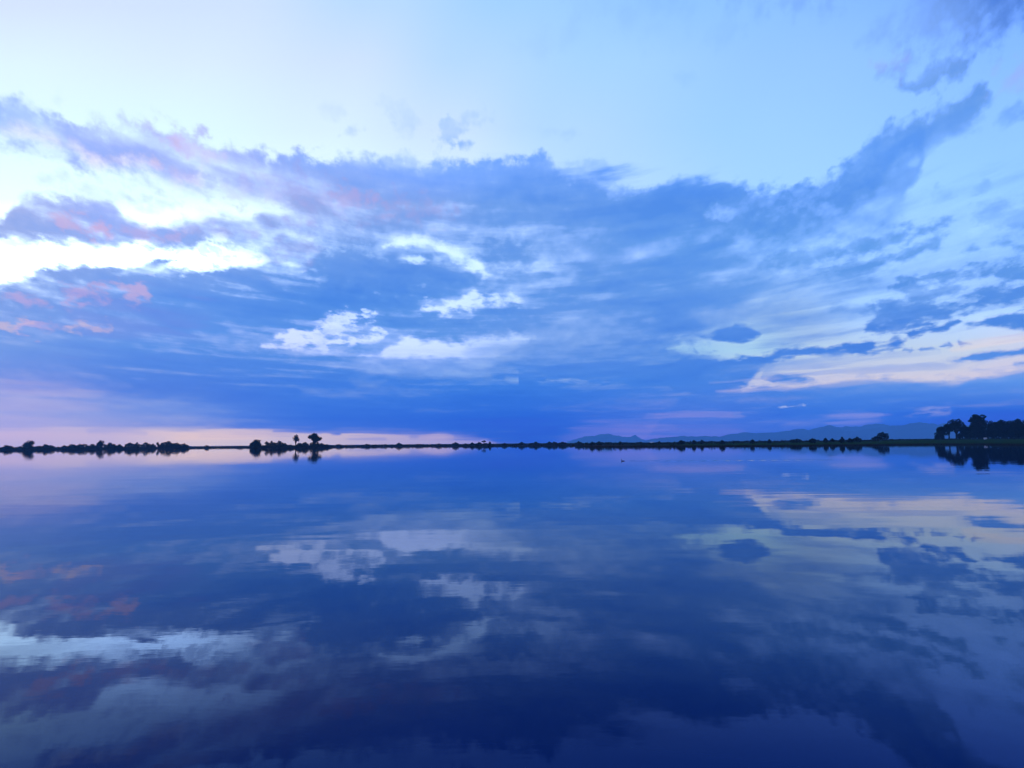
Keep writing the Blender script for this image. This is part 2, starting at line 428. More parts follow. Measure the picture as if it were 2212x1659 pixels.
# --- right: thin streaky veil, then low bank over the mountains, streets of small cloud above it
lens(0.42, [(1560, 640), (1700, 560), (1850, 480), (2000, 440), (2260, 380)], [(1560, 720), (1700, 720), (1850, 700), (2000, 680), (2260, 660)], 40, 0.7, 0.75, 'streak')
lens(0.55, [(1230, 930), (1330, 905), (1450, 896), (1600, 900), (1760, 915)], [(1230, 980), (1330, 980), (1450, 980), (1600, 980), (1760, 960)], 26, 0.4, 0.75, 'streak')
band(1.0, [(1380, 960), (1480, 870), (1560, 848), (1640, 844), (1700, 843), (1764, 836), (1798, 828), (1860, 824), (1900, 828), (1928, 831), (1960, 829), (2003, 829), (2064, 828), (2105, 815), (2150, 810), (2212, 804), (2260, 802)], None, 5, 5, 0.3, 0.9)
lens(0.60, [(1600, 862), (1750, 852), (1900, 848), (2050, 846), (2260, 838)], [(1600, 870), (1750, 866), (1900, 862), (2050, 858), (2260, 850)], 22, 0.5, 0.6, 'streak')
lens(1.30, [(1700, 884), (1900, 880), (2080, 872), (2260, 868)], [(1700, 905), (1900, 915), (2080, 920), (2260, 930)], 30, 0.4, 0.6, 'streak')
lens(0.12, [(1395, 902), (1450, 897), (1520, 892), (1560, 892), (1600, 898)], [(1395, 905), (1450, 904), (1520, 904), (1560, 903), (1600, 901)], 8, 1.0, 0.35, 'streak')
lens(0.30, [(1400, 919), (1430, 917), (1470, 920)], [(1400, 924), (1430, 926), (1470, 924)], 8, 0.4, 0.6, 'streak')
lens(0.55, [(1960, 898), (1985, 886), (2020, 884), (2048, 886)], [(1960, 902), (1985, 899), (2020, 899), (2048, 893)], 7, 0.4, 0.9)
lens(0.55, [(1700, 912), (1760, 900), (1830, 888), (1890, 888)], [(1700, 922), (1760, 915), (1830, 905), (1890, 900)], 14, 0.4, 0.7, 'streak')
lens(1.12, [(1456, 768), (1500, 766), (1560, 772), (1640, 772), (1700, 757), (1750, 749), (1800, 752), (1840, 738), (1900, 735), (1945, 731)], [(1456, 850), (1550, 842), (1620, 822), (1650, 792), (1720, 780), (1780, 774), (1850, 764), (1900, 752), (1945, 740)], 8, 0.45)
lens(0.5, [(1530, 800), (1600, 792), (1660, 790)], [(1530, 812), (1600, 805), (1660, 797)], 14, 0.5, 0.7, 'streak')
lens(1.2, [(1514, 718), (1542, 718), (1562, 708), (1592, 698), (1622, 704), (1644, 712), (1650, 716)], [(1514, 720), (1542, 723), (1558, 730), (1580, 733), (1636, 727), (1644, 722), (1650, 718)], 6, 0.3)
lens(1.15, [(1662, 821), (1700, 815), (1762, 816)], [(1662, 825), (1700, 827), (1762, 820)], 5, 0.3)
lens(1.0, [(1618, 838), (1640, 836), (1668, 837)], [(1618, 842), (1640, 842), (1668, 840)], 4, 0.3)
lens(1.15, [(2042, 769), (2090, 762), (2160, 753), (2212, 752), (2260, 750)], [(2042, 771), (2090, 774), (2130, 781), (2160, 772), (2212, 765), (2260, 764)], 5, 0.35)
lens(0.9, [(2200, 785), (2230, 780), (2260, 780)], [(2200, 788), (2230, 789), (2260, 789)], 5, 0.3)
lens(0.5, [(1660, 800), (1800, 786), (1950, 784), (2100, 790), (2260, 786)], [(1660, 806), (1800, 795), (1950, 793), (2100, 800), (2260, 796)], 9, 1.2, 0.6, 'streak')
lens(0.4, [(1760, 770), (1900, 768), (2040, 760)], [(1760, 776), (1900, 776), (2040, 766)], 9, 1.2, 0.5, 'streak')
lens(1.15, [(1846, 685), (1870, 674), (1888, 670)], [(1846, 687), (1870, 687), (1888, 685)], 6, 0.4)
lens(0.9, [(1890, 672), (1908, 662), (1940, 655), (1990, 658), (2040, 650), (2060, 655), (2120, 655)], [(1890, 712), (1908, 719), (1950, 716), (1990, 704), (2020, 695), (2060, 668), (2120, 660)], 12, 0.6)
lens(1.15, [(1960, 712), (2010, 704), (2070, 694)], [(1960, 716), (2010, 714), (2070, 697)], 5, 0.4)
lens(0.85, [(1944, 602), (1962, 594), (1990, 604), (2030, 592), (2080, 580), (2120, 572), (2160, 560), (2212, 550), (2260, 545)], [(1944, 612), (1962, 606), (1990, 614), (2030, 606), (2080, 600), (2120, 588), (2160, 574), (2212, 562), (2260, 560)], 8, 0.6)
lens(0.85, [(1944, 625), (1970, 612), (2010, 608), (2080, 616), (2150, 612), (2212, 604), (2260, 600)], [(1944, 640), (1970, 646), (2010, 646), (2080, 640), (2150, 645), (2212, 655), (2260, 660)], 13, 0.65)
lens(0.9, [(2160, 575), (2212, 565), (2260, 560)], [(2160, 590), (2212, 590), (2260, 590)], 8, 0.5)
lens(1.15, [(2072, 705), (2110, 697), (2140, 690), (2160, 680), (2190, 677), (2212, 683), (2260, 690)], [(2072, 708), (2110, 706), (2140, 704), (2160, 702), (2190, 702), (2212, 710), (2260, 715)], 6, 0.4)
lens(1.0, [(2040, 744), (2052, 739), (2064, 743)], [(2040, 747), (2052, 750), (2064, 747)], 5, 0.4)
lens(0.9, [(2086, 739), (2096, 735), (2108, 738)], [(2086, 742), (2096, 743), (2108, 742)], 5, 0.4)
lens(0.75, [(1980, 752), (2010, 749), (2030, 751)], [(1980, 754), (2010, 753), (2030, 753)], 4, 0.4)
lens(0.9, [(1935, 753), (1950, 749), (1965, 752)], [(1935, 757), (1950, 758), (1965, 757)], 5, 0.4)
blob(0.75, 1487, 754, 7, 5, 5, 0.4)
lens(0.85, [(1525, 751), (1540, 750)], [(1525, 753), (1540, 752)], 4, 0.3)
# long streets rising to the right
lens(1.05, [(1640, 570), (1740, 545), (1830, 520), (1920, 498), (2000, 482), (2070, 470)], [(1640, 600), (1740, 580), (1830, 550), (1920, 520), (2000, 496), (2070, 478)], 14, 0.6)
lens(1.0, [(1780, 575), (1860, 555), (1920, 530), (1980, 516), (2050, 512)], [(1780, 590), (1860, 572), (1920, 556), (1980, 540), (2050, 524)], 12, 0.55)
lens(1.22, [(1456, 600), (1600, 606), (1740, 600), (1800, 592), (1885, 596)], [(1456, 690), (1560, 665), (1700, 634), (1800, 612), (1885, 600)], 26, 0.4, 0.9, 'streak')
lens(0.55, [(1500, 670), (1650, 650), (1780, 635), (1900, 610)], [(1500, 700), (1650, 690), (1780, 665), (1900, 625)], 34, 0.4, 0.6, 'streak')
lens(0.45, [(1650, 740), (1750, 690), (1850, 650)], [(1650, 760), (1750, 725), (1850, 690)], 40, 0.3, 0.6, 'streak')
lens(0.8, [(1790, 668), (1815, 662), (1842, 666)], [(1790, 672), (1815, 674), (1842, 671)], 9, 0.4, 0.7)
lens(0.85, [(2080, 542), (2120, 528), (2160, 522), (2212, 518), (2260, 516)], [(2080, 545), (2120, 536), (2160, 530), (2212, 526), (2260, 524)], 7, 0.5)
lens(0.7, [(1890, 575), (1915, 570), (1945, 580)], [(1890, 582), (1915, 584), (1945, 586)], 8, 0.4, 0.8)
lens(0.80, [(2110, 468), (2150, 448), (2212, 432), (2260, 425)], [(2110, 475), (2150, 492), (2212, 496), (2260, 500)], 14, 0.5)
lens(0.55, [(1998, 440), (2040, 420), (2090, 408), (2150, 400)], [(1998, 446), (2040, 434), (2090, 424), (2150, 408)], 12, 0.7)
lens(0.75, [(2030, 262), (2060, 250), (2095, 252)], [(2030, 272), (2060, 272), (2095, 262)], 10, 0.5)
lens(0.5, [(2180, 240), (2212, 220), (2260, 210)], [(2180, 250), (2212, 245), (2260, 245)], 14, 0.4)
# corner cloud, top right
band(0.95, None, [(1880, -120), (1960, -20), (2000, 25), (2040, 55), (2090, 66), (2140, 54), (2180, 36), (2260, 5)], 20, 55, 0.3)
blob(0.45, 1975, 35, 70, 40, 46, 0.5, 0.8, 0.5)
lens(0.62, [(1895, 150), (1940, 118), (1990, 108)], [(1895, 158), (1940, 150), (1990, 125)], 18, 0.5, 0.9)
lens(0.85, [(1950, 178), (2000, 160), (2050, 125), (2090, 105)], [(1950, 186), (2000, 184), (2050, 160), (2090, 118)], 16, 0.5, 0.9)
lens(0.38, [(1870, 80), (1920, 50), (1960, 40)], [(1870, 86), (1920, 72), (1960, 58)], 18, 0.5, 0.8)
blob(0.40, 1660, 0, 90, 16, 30, 0.5, 0.8)
blob(0.30, 1780, 15, 50, 12, 24, 0.5, 0.8)
blob(0.25, 1350, 30, 120, 24, 40, 0.5, 0.7)
blob(0.30, 1180, 85, 60, 18, 30, 0.5, 0.6, 0.1)
blob(0.25, 1560, 75, 30, 20, 20, 0.5, 0.7, 0.5)
blob(0.22, 1470, 168, 22, 8, 12, 0.5, 0.8)
# puffs floating above the deck
lens(0.50, [(735, 290), (755, 283), (778, 285)], [(735, 296), (755, 297), (778, 291)], 8, 0.5)
blob(0.28, 855, 248, 40, 16, 20, 0.6, 0.8, -0.2)
blob(0.35, 708, 240, 24, 6, 12, 0.5, 0.5, -0.5)
lens(0.45, [(928, 295), (945, 275), (968, 264), (998, 270)], [(928, 308), (945, 312), (968, 312), (998, 288)], 15, 0.8)
lens(0.60, [(992, 305), (1008, 296), (1020, 300)], [(992, 312), (1008, 313), (1020, 308)], 8, 0.5)
lens(0.55, [(832, 345), (850, 330), (880, 332)], [(832, 356), (850, 362), (880, 360)], 10, 0.6)
blob(0.32, 1020, 252, 40, 7, 12, 0.7, 0.7, 0.2)
blob(0.25, 120, 212, 14, 16, 14, 0.5, 0.7)
blob(0.20, 1190, 285, 40, 6, 14, 0.5, 0.7)
blob(0.35, 1250, 360, 60, 8, 14, 0.7, 0.6, 0.2)
lens(0.5, [(1210, 375), (1240, 366), (1290, 385), (1340, 392)], [(1210, 388), (1240, 395), (1290, 402), (1340, 405)], 10, 0.8, 0.8)

PINK, ROSE, LILAC, PEACH = (228, 188, 222), (214, 180, 226), (184, 180, 236), (232, 202, 214)
tint(PINK, 185, 484, 62, 9, 16, 0.5, 0.75, -0.18)
tint(ROSE, 285, 504, 95, 8, 16, 0.5, 0.6, -0.08)
tint(LILAC, 470, 500, 80, 10, 20, 0.5, 0.5)
tint(ROSE, 185, 642, 62, 9, 14, 0.6, 0.8, 0.12)
tint(PINK, 294, 628, 26, 18, 18, 0.5, 0.8, -0.4)
tint(ROSE, 50, 646, 40, 8, 14, 0.5, 0.75, -0.3)
tint(PEACH, 15, 698, 40, 7, 10, 0.5, 0.8)
tint(PEACH, 168, 706, 55, 7, 11, 0.6, 0.8, -0.05)
tint(ROSE, 80, 702, 40, 5, 10, 0.6, 0.6)
tint(LILAC, 380, 288, 70, 10, 20, 0.5, 0.55, -0.1)
tint((220, 196, 234), 372, 298, 26, 6, 12, 0.5, 0.7, -0.1)
tint((214, 196, 236), 430, 325, 50, 9, 16, 0.5, 0.6, -0.2)
tint((240, 226, 242), 90, 302, 110, 7, 16, 0.3, 0.55, -0.30, gain=1.1)
tint((236, 216, 240), 270, 356, 90, 7, 16, 0.3, 0.65, -0.15, gain=1.1)
tint((222, 200, 236), 385, 385, 60, 7, 16, 0.4, 0.6, -0.35)
tint((170, 168, 234), 660, 430, 150, 18, 40, 0.5, 0.6, -0.15)
tint((188, 176, 232), 770, 425, 50, 10, 20, 0.5, 0.6)
tint((178, 172, 232), 900, 455, 90, 12, 26, 0.5, 0.55, -0.05)
tint((176, 168, 228), 540, 545, 40, 16, 20, 0.5, 0.0)
tint((160, 168, 236), 640, 540, 50, 24, 30, 0.5, 0.6)
tint((140, 150, 232), 300, 690, 160, 22, 40, 0.5, 0.4, 0.0, 'streak')
tint((205, 190, 226), 60, 870, 130, 18, 40, 0.4, 0.35, 0.0, 'streak')
tint((238, 208, 208), 480, 942, 110, 6, 10, 0.4, 0.5, 0.0, 'streak')
tint((225, 196, 214), 940, 945, 40, 3, 5, 0.4, 0.6, 0.0, 'streak')
tint((226, 212, 222), 1980, 814, 200, 5, 12, 0.5, 0.35, 0.05, 'streak')
tint((240, 224, 224), 2150, 742, 90, 6, 10, 0.4, 0.7, 0.12, 'streak')
tint((226, 214, 232), 1620, 836, 90, 5, 9, 0.4, 0.5, 0.05, 'streak')
tint((168, 158, 226), 1500, 899, 80, 3, 7, 0.8, 0.25, 0.06, 'streak')
tint((128, 136, 226), 1420, 932, 170, 14, 22, 0.4, 0.4, 0.0, 'streak')
tint((138, 140, 226), 1380, 942, 60, 10, 18, 0.4, 0.35, 0.0, 'streak')
tint((150, 155, 232), 1850, 905, 60, 6, 14, 0.5, 0.5, 0.0, 'streak')
tint((246, 240, 230), 1888, 878.5, 9, 1.6, 1.6, 0.3, 1.0, 0.0, gain=1.2)
tint((200, 215, 245), 1712, 877, 26, 2.0, 3, 0.9, 0.7, 0.1)
tint((172, 164, 230), 2200, 145, 50, 14, 30, 0.4, 0.5, 0.3)
tint((170, 176, 240), 1925, 125, 36, 12, 20, 0.5, 0.4, 0.3)


# ------------------------------------------------------------------ assemble the cloud field, region by region
tex_in = m('MULTIPLY', maprange(el, 0.0, 0.22, 0.30, 1.0), m('MULTIPLY_ADD', relief, 1.1, m('MULTIPLY_ADD', puff, 0.13, m('MULTIPLY_ADD', streak, 0.32, m('MULTIPLY', broad, 0.40)))))


def as_vec(s):
    n = node('ShaderNodeCombineXYZ')
    for i in range(3):
        plug(n.inputs[i], s)
    return n.outputs[0]


FEED = {'U': as_vec(U), 'V': as_vec(V), 'puff': as_vec(puff), 'streak': as_vec(streak), 'texture': tex_in, 'clear': CLEAR, 'cloud': CLOUD}
MAIN_TREE = nt


def region_group(lo, hi, e0, e1):
    global nt, L
    pick = lambda seq: [b for b in seq if (lambda r: r[0] < hi and r[1] > lo and r[2] < e1 and r[3] > e0)(reach(b))]
    g = bpy.data.node_groups.new('cloud region', 'ShaderNodeTree')
    for nm, s in FEED.items():
        kind = {'clear': 'NodeSocketColor', 'cloud': 'NodeSocketColor', 'texture': 'NodeSocketFloat'}.get(nm, 'NodeSocketVector')
        g.interface.new_socket(nm, in_out='INPUT', socket_type=kind)
    g.interface.new_socket('colour', in_out='OUTPUT', socket_type='NodeSocketColor')
    nt, L = g, g.links
    gi, go = node('NodeGroupInput'), node('NodeGroupOutput')
    ins = {nm: gi.outputs[nm] for nm in FEED}
    tiny = 1e-6 * len(bpy.data.node_groups)                 # keeps each region a branch of its own
    ins['U'] = vec('ADD', ins['U'], (tiny, tiny, tiny))
    ins['V'] = vec('ADD', ins['V'], (tiny, tiny, tiny))
    D = 0.0
    for three in chunks(pick(BANDS)):
        ks = masks3(three, ins)
        for k, b in zip(ks, three):
            D = fmix(k, D, b[0])
    D = m('MULTIPLY_ADD', maprange(D, 0.05, 0.6), ins['texture'], D)
    col = cmix(m('SUBTRACT', 1.0, m('POWER', m('SUBTRACT', 1.0, D, clamp=True), 1.35)), ins['clear'], ins['cloud'])
    col = cmix(maprange(D, 0.95, 1.55), col, cmix(1.0, ins['cloud'], (0.70 + tiny, 0.84, 0.97, 1), 'MULTIPLY'))
    for three in chunks(pick(TINTS)):
        ks = masks3(three, ins)
        for k, b in zip(ks, three):
            col = cmix(k, col, b[0])
    plug(go.inputs[0], col)
    nt, L = MAIN_TREE, MAIN_TREE.links
    return g


XCUT = [azel(x, 800)[0] for x in (560, 1120, 1650)]
YCUT = [azel(1106, y)[1] for y in (820, 640, 400)]          # from the horizon up

# the physical twilight sky lies behind it all and carries the light round the parts that were not drawn
nish = node('ShaderNodeTexSky', sky_type='NISHITA')
nish.sun_disc = False
nish.sun_elevation = R(SUN_EL)
nish.sun_rotation = R(SUN_AZ)
nish.air_density, nish.dust_density, nish.ozone_density = 1.0, 0.6, 4.0
sv = node('ShaderNodeVectorMath', operation='SCALE')
L.new(nish.outputs[0], sv.inputs[0]); sv.inputs[3].default_value = 0.10 * SC


# the sky stands behind the haze: what the air takes away and adds on the way to the eye is allowed for here
HAZE_DENSITY, HAZE_EDGE, HAZE_TOP = 1.4e-4, 12000.0, 400.0
HAZE_GLOW = (0.045, 0.165, 0.57)
path = m('MINIMUM', m('DIVIDE', HAZE_TOP, m('MAXIMUM', dz, 0.001)), m('DIVIDE', HAZE_EDGE, m('MAXIMUM', m('ABSOLUTE', saz), m('ABSOLUTE', caz))))
inv_t = m('EXPONENT', m('MULTIPLY', path, HAZE_DENSITY))
gain_v = as_vec(m('MULTIPLY', inv_t, 10.0 / SC))
lost = m('SUBTRACT', 1.0, inv_t)
lost_v = vec('SCALE', HAZE_GLOW)
lost_v.node.inputs[3].default_value = 10.0
plug(lost_v.node.inputs[3], m('MULTIPLY', lost, 10.0))


def finish(col):
    col = cmix(0.06, col, sv.outputs[0])
    full = vec('MAXIMUM', vec('MULTIPLY_ADD', col, gain_v, lost_v), (0.02, 0.06, 0.2))
    bg = node('ShaderNodeBackground')
    L.new(full, bg.inputs[0])
    bg.inputs[1].default_value = 0.10
    return bg.outputs[0]


def choose(value, cut, low, high):
    n = node('ShaderNodeMixShader')
    plug(n.inputs[0], m('GREATER_THAN', value, cut))
    L.new(low, n.inputs[1]); L.new(high, n.inputs[2])
    return n.outputs[0]


xs, ys = [-9.0] + XCUT + [9.0], [-9.0] + YCUT + [9.0]
rows_out = []
for r in range(4):
    cells = []
    for c in range(4):
        gn = node('ShaderNodeGroup')
        gn.node_tree = region_group(xs[c], xs[c + 1], ys[r], ys[r + 1])
        for nm, s in FEED.items():
            L.new(s, gn.inputs[nm])
        cells.append(finish(gn.outputs[0]))
    rows_out.append(choose(AZF, XCUT[1], choose(AZF, XCUT[0], cells[0], cells[1]), choose(AZF, XCUT[2], cells[2], cells[3])))
sky_out = choose(el, YCUT[1], choose(el, YCUT[0], rows_out[0], rows_out[1]), choose(el, YCUT[2], rows_out[2], rows_out[3]))
wo = node('ShaderNodeOutputWorld')
L.new(sky_out, wo.inputs[0])
world.cycles.sampling_method = 'MANUAL'
world.cycles.sample_map_resolution = 512

# ------------------------------------------------------------------ sun
sun_data = bpy.data.lights.new('sun', 'SUN')
sun_data.energy = 0.12
sun_data.angle = R(12)
sun_data.color = (1.0, 0.72, 0.62)
sun = bpy.data.objects.new('sun', sun_data)
COL.objects.link(sun)
sd = Vector((math.sin(R(SUN_AZ)) * math.cos(R(SUN_EL)), math.cos(R(SUN_AZ)) * math.cos(R(SUN_EL)), math.sin(R(SUN_EL))))
sun.rotation_euler = sd.to_track_quat('Z', 'Y').to_euler()

# ------------------------------------------------------------------ helpers for materials and meshes
def material(name):
    mt = bpy.data.materials.new(name)
    mt.use_nodes = True
    t = mt.node_tree
    t.nodes.clear()
    out = t.nodes.new('ShaderNodeOutputMaterial')
    p = t.nodes.new('ShaderNodeBsdfPrincipled')
    t.links.new(p.outputs[0], out.inputs[0])
    return mt, t, p, out


def link_obj(name, me, mat=None, parent=None, kind=None, label=None, cat=None, group=None):
    o = bpy.data.objects.new(name, me)
    COL.objects.link(o)
    if mat is not None and me is not None and not me.materials:
        me.materials.append(mat)
    if parent is not None:
        o.parent = parent
    for k, v in (('kind', kind), ('label', label), ('category', cat), ('group', group)):
        if v:
            o[k] = v
    return o


def mesh_of(name, verts, faces, smooth=False):
    me = bpy.data.meshes.new(name)
    me.from_pydata([tuple(v) for v in verts], [], [tuple(f) for f in faces])
    if smooth:
        me.polygons.foreach_set('use_smooth', [True] * len(me.polygons))
    me.update()
    return me


# ------------------------------------------------------------------ water
mat_water, t, p, out = material('calm_lake_water')
t.nodes.remove(p)
fres = t.nodes.new('ShaderNodeFresnel')
fres.inputs['IOR'].default_value = 1.333
body = t.nodes.new('ShaderNodeBsdfDiffuse')                 # light coming back out of the deep water
body.inputs['Color'].default_value = (0.0006, 0.005, 0.034, 1)
mirror = t.nodes.new('ShaderNodeBsdfGlossy')
mirror.inputs['Roughness'].default_value = 0.012
tn = t.nodes.new('ShaderNodeValToRGB')                      # colour that dims and blues the reflection looking down, neutral at grazing angles
els = tn.color_ramp.elements
els.new(0.2)
els.new(0.4)
for el_, (pos, c) in zip(els, ((0.095, (0.10, 0.25, 0.64)), (0.2, (0.50, 0.68, 1.0)), (0.4, (0.76, 0.87, 1.0)), (0.8, (0.97, 0.98, 1.0)))):
    el_.position = pos
    el_.color = c + (1,)
t.links.new(fres.outputs[0], tn.inputs[0])
t.links.new(tn.outputs[0], mirror.inputs['Color'])
wmix = t.nodes.new('ShaderNodeMixShader')
t.links.new(fres.outputs[0], wmix.inputs[0])
t.links.new(body.outputs[0], wmix.inputs[1])
t.links.new(mirror.outputs[0], wmix.inputs[2])
t.links.new(wmix.outputs[0], out.inputs[0])
tc = t.nodes.new('ShaderNodeTexCoord')


def wnoise(sx, sy, detail, rough):
    mp = t.nodes.new('ShaderNodeMapping')
    mp.inputs['Scale'].default_value = (sx, sy, 1)
    t.links.new(tc.outputs['Object'], mp.inputs[0])
    n = t.nodes.new('ShaderNodeTexNoise')
    n.noise_dimensions = '2D'
    t.links.new(mp.outputs[0], n.inputs['Vector'])
    n.inputs['Scale'].default_value = 1.0
    n.inputs['Detail'].default_value = detail
    n.inputs['Roughness'].default_value = rough
    return n.outputs[0]


def wm(op, a, b, c=0.0):
    n = t.nodes.new('ShaderNodeMath')
    n.operation = op
    for i, v in enumerate((a, b, c)):
        if hasattr(v, 'is_output'):
            t.links.new(v, n.inputs[i])
        else:
            n.inputs[i].default_value = v
    return n.outputs[0]


swell = wnoise(0.10, 0.33, 2, 0.5)       # long, lazy undulation
ripple = wnoise(0.8, 2.2, 3, 0.55)       # wind ripples, crests lying across the view
patch = wnoise(0.010, 0.045, 3, 0.6)     # where the breeze touches the lake
pr = t.nodes.new('ShaderNodeMapRange')
t.links.new(patch, pr.inputs[0])
for i, v in enumerate((0.40, 0.66, 0.25, 1.0)):
    pr.inputs[i + 1].default_value = v
hgt = wm('MULTIPLY_ADD', swell, 0.007, wm('MULTIPLY', wm('MULTIPLY', ripple, pr.outputs[0]), 0.0007))
bp = t.nodes.new('ShaderNodeBump')
bp.inputs['Strength'].default_value = 1.0
bp.inputs['Distance'].default_value = 1.0
t.links.new(hgt, bp.inputs['Height'])
for s_ in (fres, body, mirror):
    t.links.new(bp.outputs[0], s_.inputs['Normal'])
WX, WY0, WY1 = 11900.0, -11900.0, 11900.0
me = mesh_of('water', [(-WX, WY0, 0), (WX, WY0, 0), (WX, WY1, 0), (-WX, WY1, 0)], [(0, 1, 2, 3)])
link_obj('water', me, mat_water, kind='structure')

# ------------------------------------------------------------------ land: far shore, spits and plain
rng = random.Random(7)


def bearing(x):
    return azel(x, 955)[0]


def ground_pos(x, dist):
    a = bearing(x)
    return Vector((dist * math.sin(a), dist * math.cos(a), 0.0))


def height_at(x, y, dist):
    """height above the water of a sighting (x, y) at that distance"""
    a, e = azel(x, y)
    return EYE + dist * math.tan(e)


SHORE = [(-900, 700), (-400, 820), (-60, 880), (0, 870), (220, 800), (395, 785), (408, 800), (430, 830), (530, 820), (545, 650), (560, 605), (600, 595), (690, 600), (708, 640), (730, 760), (885, 720), (1040, 640), (1200, 585), (1254, 570), (1262, 385), (1272, 362), (1400, 350), (1600, 340), (1800, 352), (1920, 372), (2020, 384), (2120, 370), (2212, 330), (2400, 260), (2800, 180), (3400, 120)]
SH = np.array([(bearing(x), r) for x, r in SHORE])


def shore_r(a):
    return float(np.interp(a, SH[:, 0], SH[:, 1]))


def value_noise(seed):
    r = np.random.RandomState(seed)
    tab = r.rand(4096)

    def f(x):
        i = np.floor(x).astype(int)
        t = x - i
        t = t * t * (3 - 2 * t)
        return tab[i % 4096] * (1 - t) + tab[(i + 1) % 4096] * t
    return f


vn = value_noise(5)
A0, A1, NA = -1.0, 1.0, 1400
steps = [-3.0, -0.4, 0.0, 0.5, 1.2, 3.0, 8.0, 20.0, 45.0, 90.0, 180.0, 400.0, 900.0, 2000.0, 5000.0, 11300.0]
zs = [-0.7, -0.12, 0.10, 0.30, 0.42, 0.52, 0.58, 0.62, 0.66, 0.72, 0.8, 0.9, 1.1, 1.3, 1.5, 1.6]


def rise(a, s):
    """the right bank climbs gently to the height of the eye"""
    return float(np.interp(a, [bearing(1500), bearing(2000)], [0.0, 1.0])) * float(np.interp(s, [2.0, 60.0, 230.0, 500.0], [0.0, 0.5, 1.7, 2.0]))


verts, faces = [], []
for i in range(NA + 1):
    a = A0 + (A1 - A0) * i / NA
    r0 = shore_r(a)
    wob = (vn(np.array([a * 900.0]))[0] - 0.5) * 2.2 + (vn(np.array([a * 260.0 + 50]))[0] - 0.5) * 4.0
    hz = 0.7 + 0.6 * vn(np.array([a * 120.0 + 900]))[0]
    for k, (s, z) in enumerate(zip(steps, zs)):
        r = r0 + wob * (1 if k < 9 else 0.3) + s
        zz = z * hz if z > 0 else z
        zz += rise(a, s)
        zz += 0.10 * (vn(np.array([a * 700.0 + 37.0 * k]))[0] - 0.5) if 3 < k < 11 else 0
        verts.append((r * math.sin(a), r * math.cos(a), zz))
m_ = len(steps)
for i in range(NA):
    for k in range(m_ - 1):
        faces.append((i * m_ + k, (i + 1) * m_ + k, (i + 1) * m_ + k + 1, i * m_ + k + 1))
mat_land, t, p, out = material('marsh_grassland')
p.inputs['Roughness'].default_value = 0.9
p.inputs['Specular IOR Level'].default_value = 0.0
geo = t.nodes.new('ShaderNodeNewGeometry')
sx = t.nodes.new('ShaderNodeSeparateXYZ')
t.links.new(geo.outputs['Position'], sx.inputs[0])
nz = t.nodes.new('ShaderNodeTexNoise')
nz.inputs['Scale'].default_value = 0.08
nz.inputs['Detail'].default_value = 6
t.links.new(geo.outputs['Position'], nz.inputs['Vector'])
r1 = t.nodes.new('ShaderNodeValToRGB')                      # mown turf and rough patches
r1.color_ramp.elements[0].position, r1.color_ramp.elements[0].color = 0.35, (0.010, 0.026, 0.008, 1)
r1.color_ramp.elements[1].position, r1.color_ramp.elements[1].color = 0.65, (0.018, 0.040, 0.011, 1)
t.links.new(nz.outputs[0], r1.inputs[0])
r2 = t.nodes.new('ShaderNodeValToRGB')                      # dry marsh further left
r2.color_ramp.elements[0].position, r2.color_ramp.elements[0].color = 0.35, (0.020, 0.015, 0.012, 1)
r2.color_ramp.elements[1].position, r2.color_ramp.elements[1].color = 0.65, (0.034, 0.026, 0.018, 1)
t.links.new(nz.outputs[0], r2.inputs[0])
mr = t.nodes.new('ShaderNodeMapRange')
t.links.new(sx.outputs[0], mr.inputs[0])
mr.inputs[1].default_value, mr.inputs[2].default_value = 55.0, 105.0
mx = t.nodes.new('ShaderNodeMix')
mx.data_type = 'RGBA'
t.links.new(mr.outputs[0], mx.inputs[0])
t.links.new(r2.outputs[0], mx.inputs[6])
t.links.new(r1.outputs[0], mx.inputs[7])
mud = t.nodes.new('ShaderNodeMapRange')                     # bare peat at the water's edge
t.links.new(sx.outputs[2], mud.inputs[0])
mud.inputs[1].default_value, mud.inputs[2].default_value = 0.42, 0.62
mx2 = t.nodes.new('ShaderNodeMix')
mx2.data_type = 'RGBA'
mx2.inputs[6].default_value = (0.014, 0.010, 0.008, 1)
t.links.new(mud.outputs[0], mx2.inputs[0])
t.links.new(mx.outputs[2], mx2.inputs[7])
t.links.new(mx2.outputs[2], p.inputs['Base Color'])
link_obj('ground', mesh_of('ground', verts, faces, True), mat_land, kind='structure')


def land_z(a, dist):
    s = dist - shore_r(a)
    return float(np.interp(s, steps, zs)) + rise(a, s)


# ------------------------------------------------------------------ mountains
mat_rock, t, p, out = material('wooded_mountain')
p.inputs['Roughness'].default_value = 1.0
p.inputs['Specular IOR Level'].default_value = 0.0
nz = t.nodes.new('ShaderNodeTexNoise')
nz.inputs['Scale'].default_value = 0.012
nz.inputs['Detail'].default_value = 5
geo = t.nodes.new('ShaderNodeNewGeometry')
t.links.new(geo.outputs['Position'], nz.inputs['Vector'])
r1 = t.nodes.new('ShaderNodeValToRGB')
r1.color_ramp.elements[0].position, r1.color_ramp.elements[0].color = 0.3, (0.030, 0.042, 0.030, 1)
r1.color_ramp.elements[1].position, r1.color_ramp.elements[1].color = 0.7, (0.055, 0.060, 0.050, 1)
t.links.new(nz.outputs[0], r1.inputs[0])
t.links.new(r1.outputs[0], p.inputs['Base Color'])


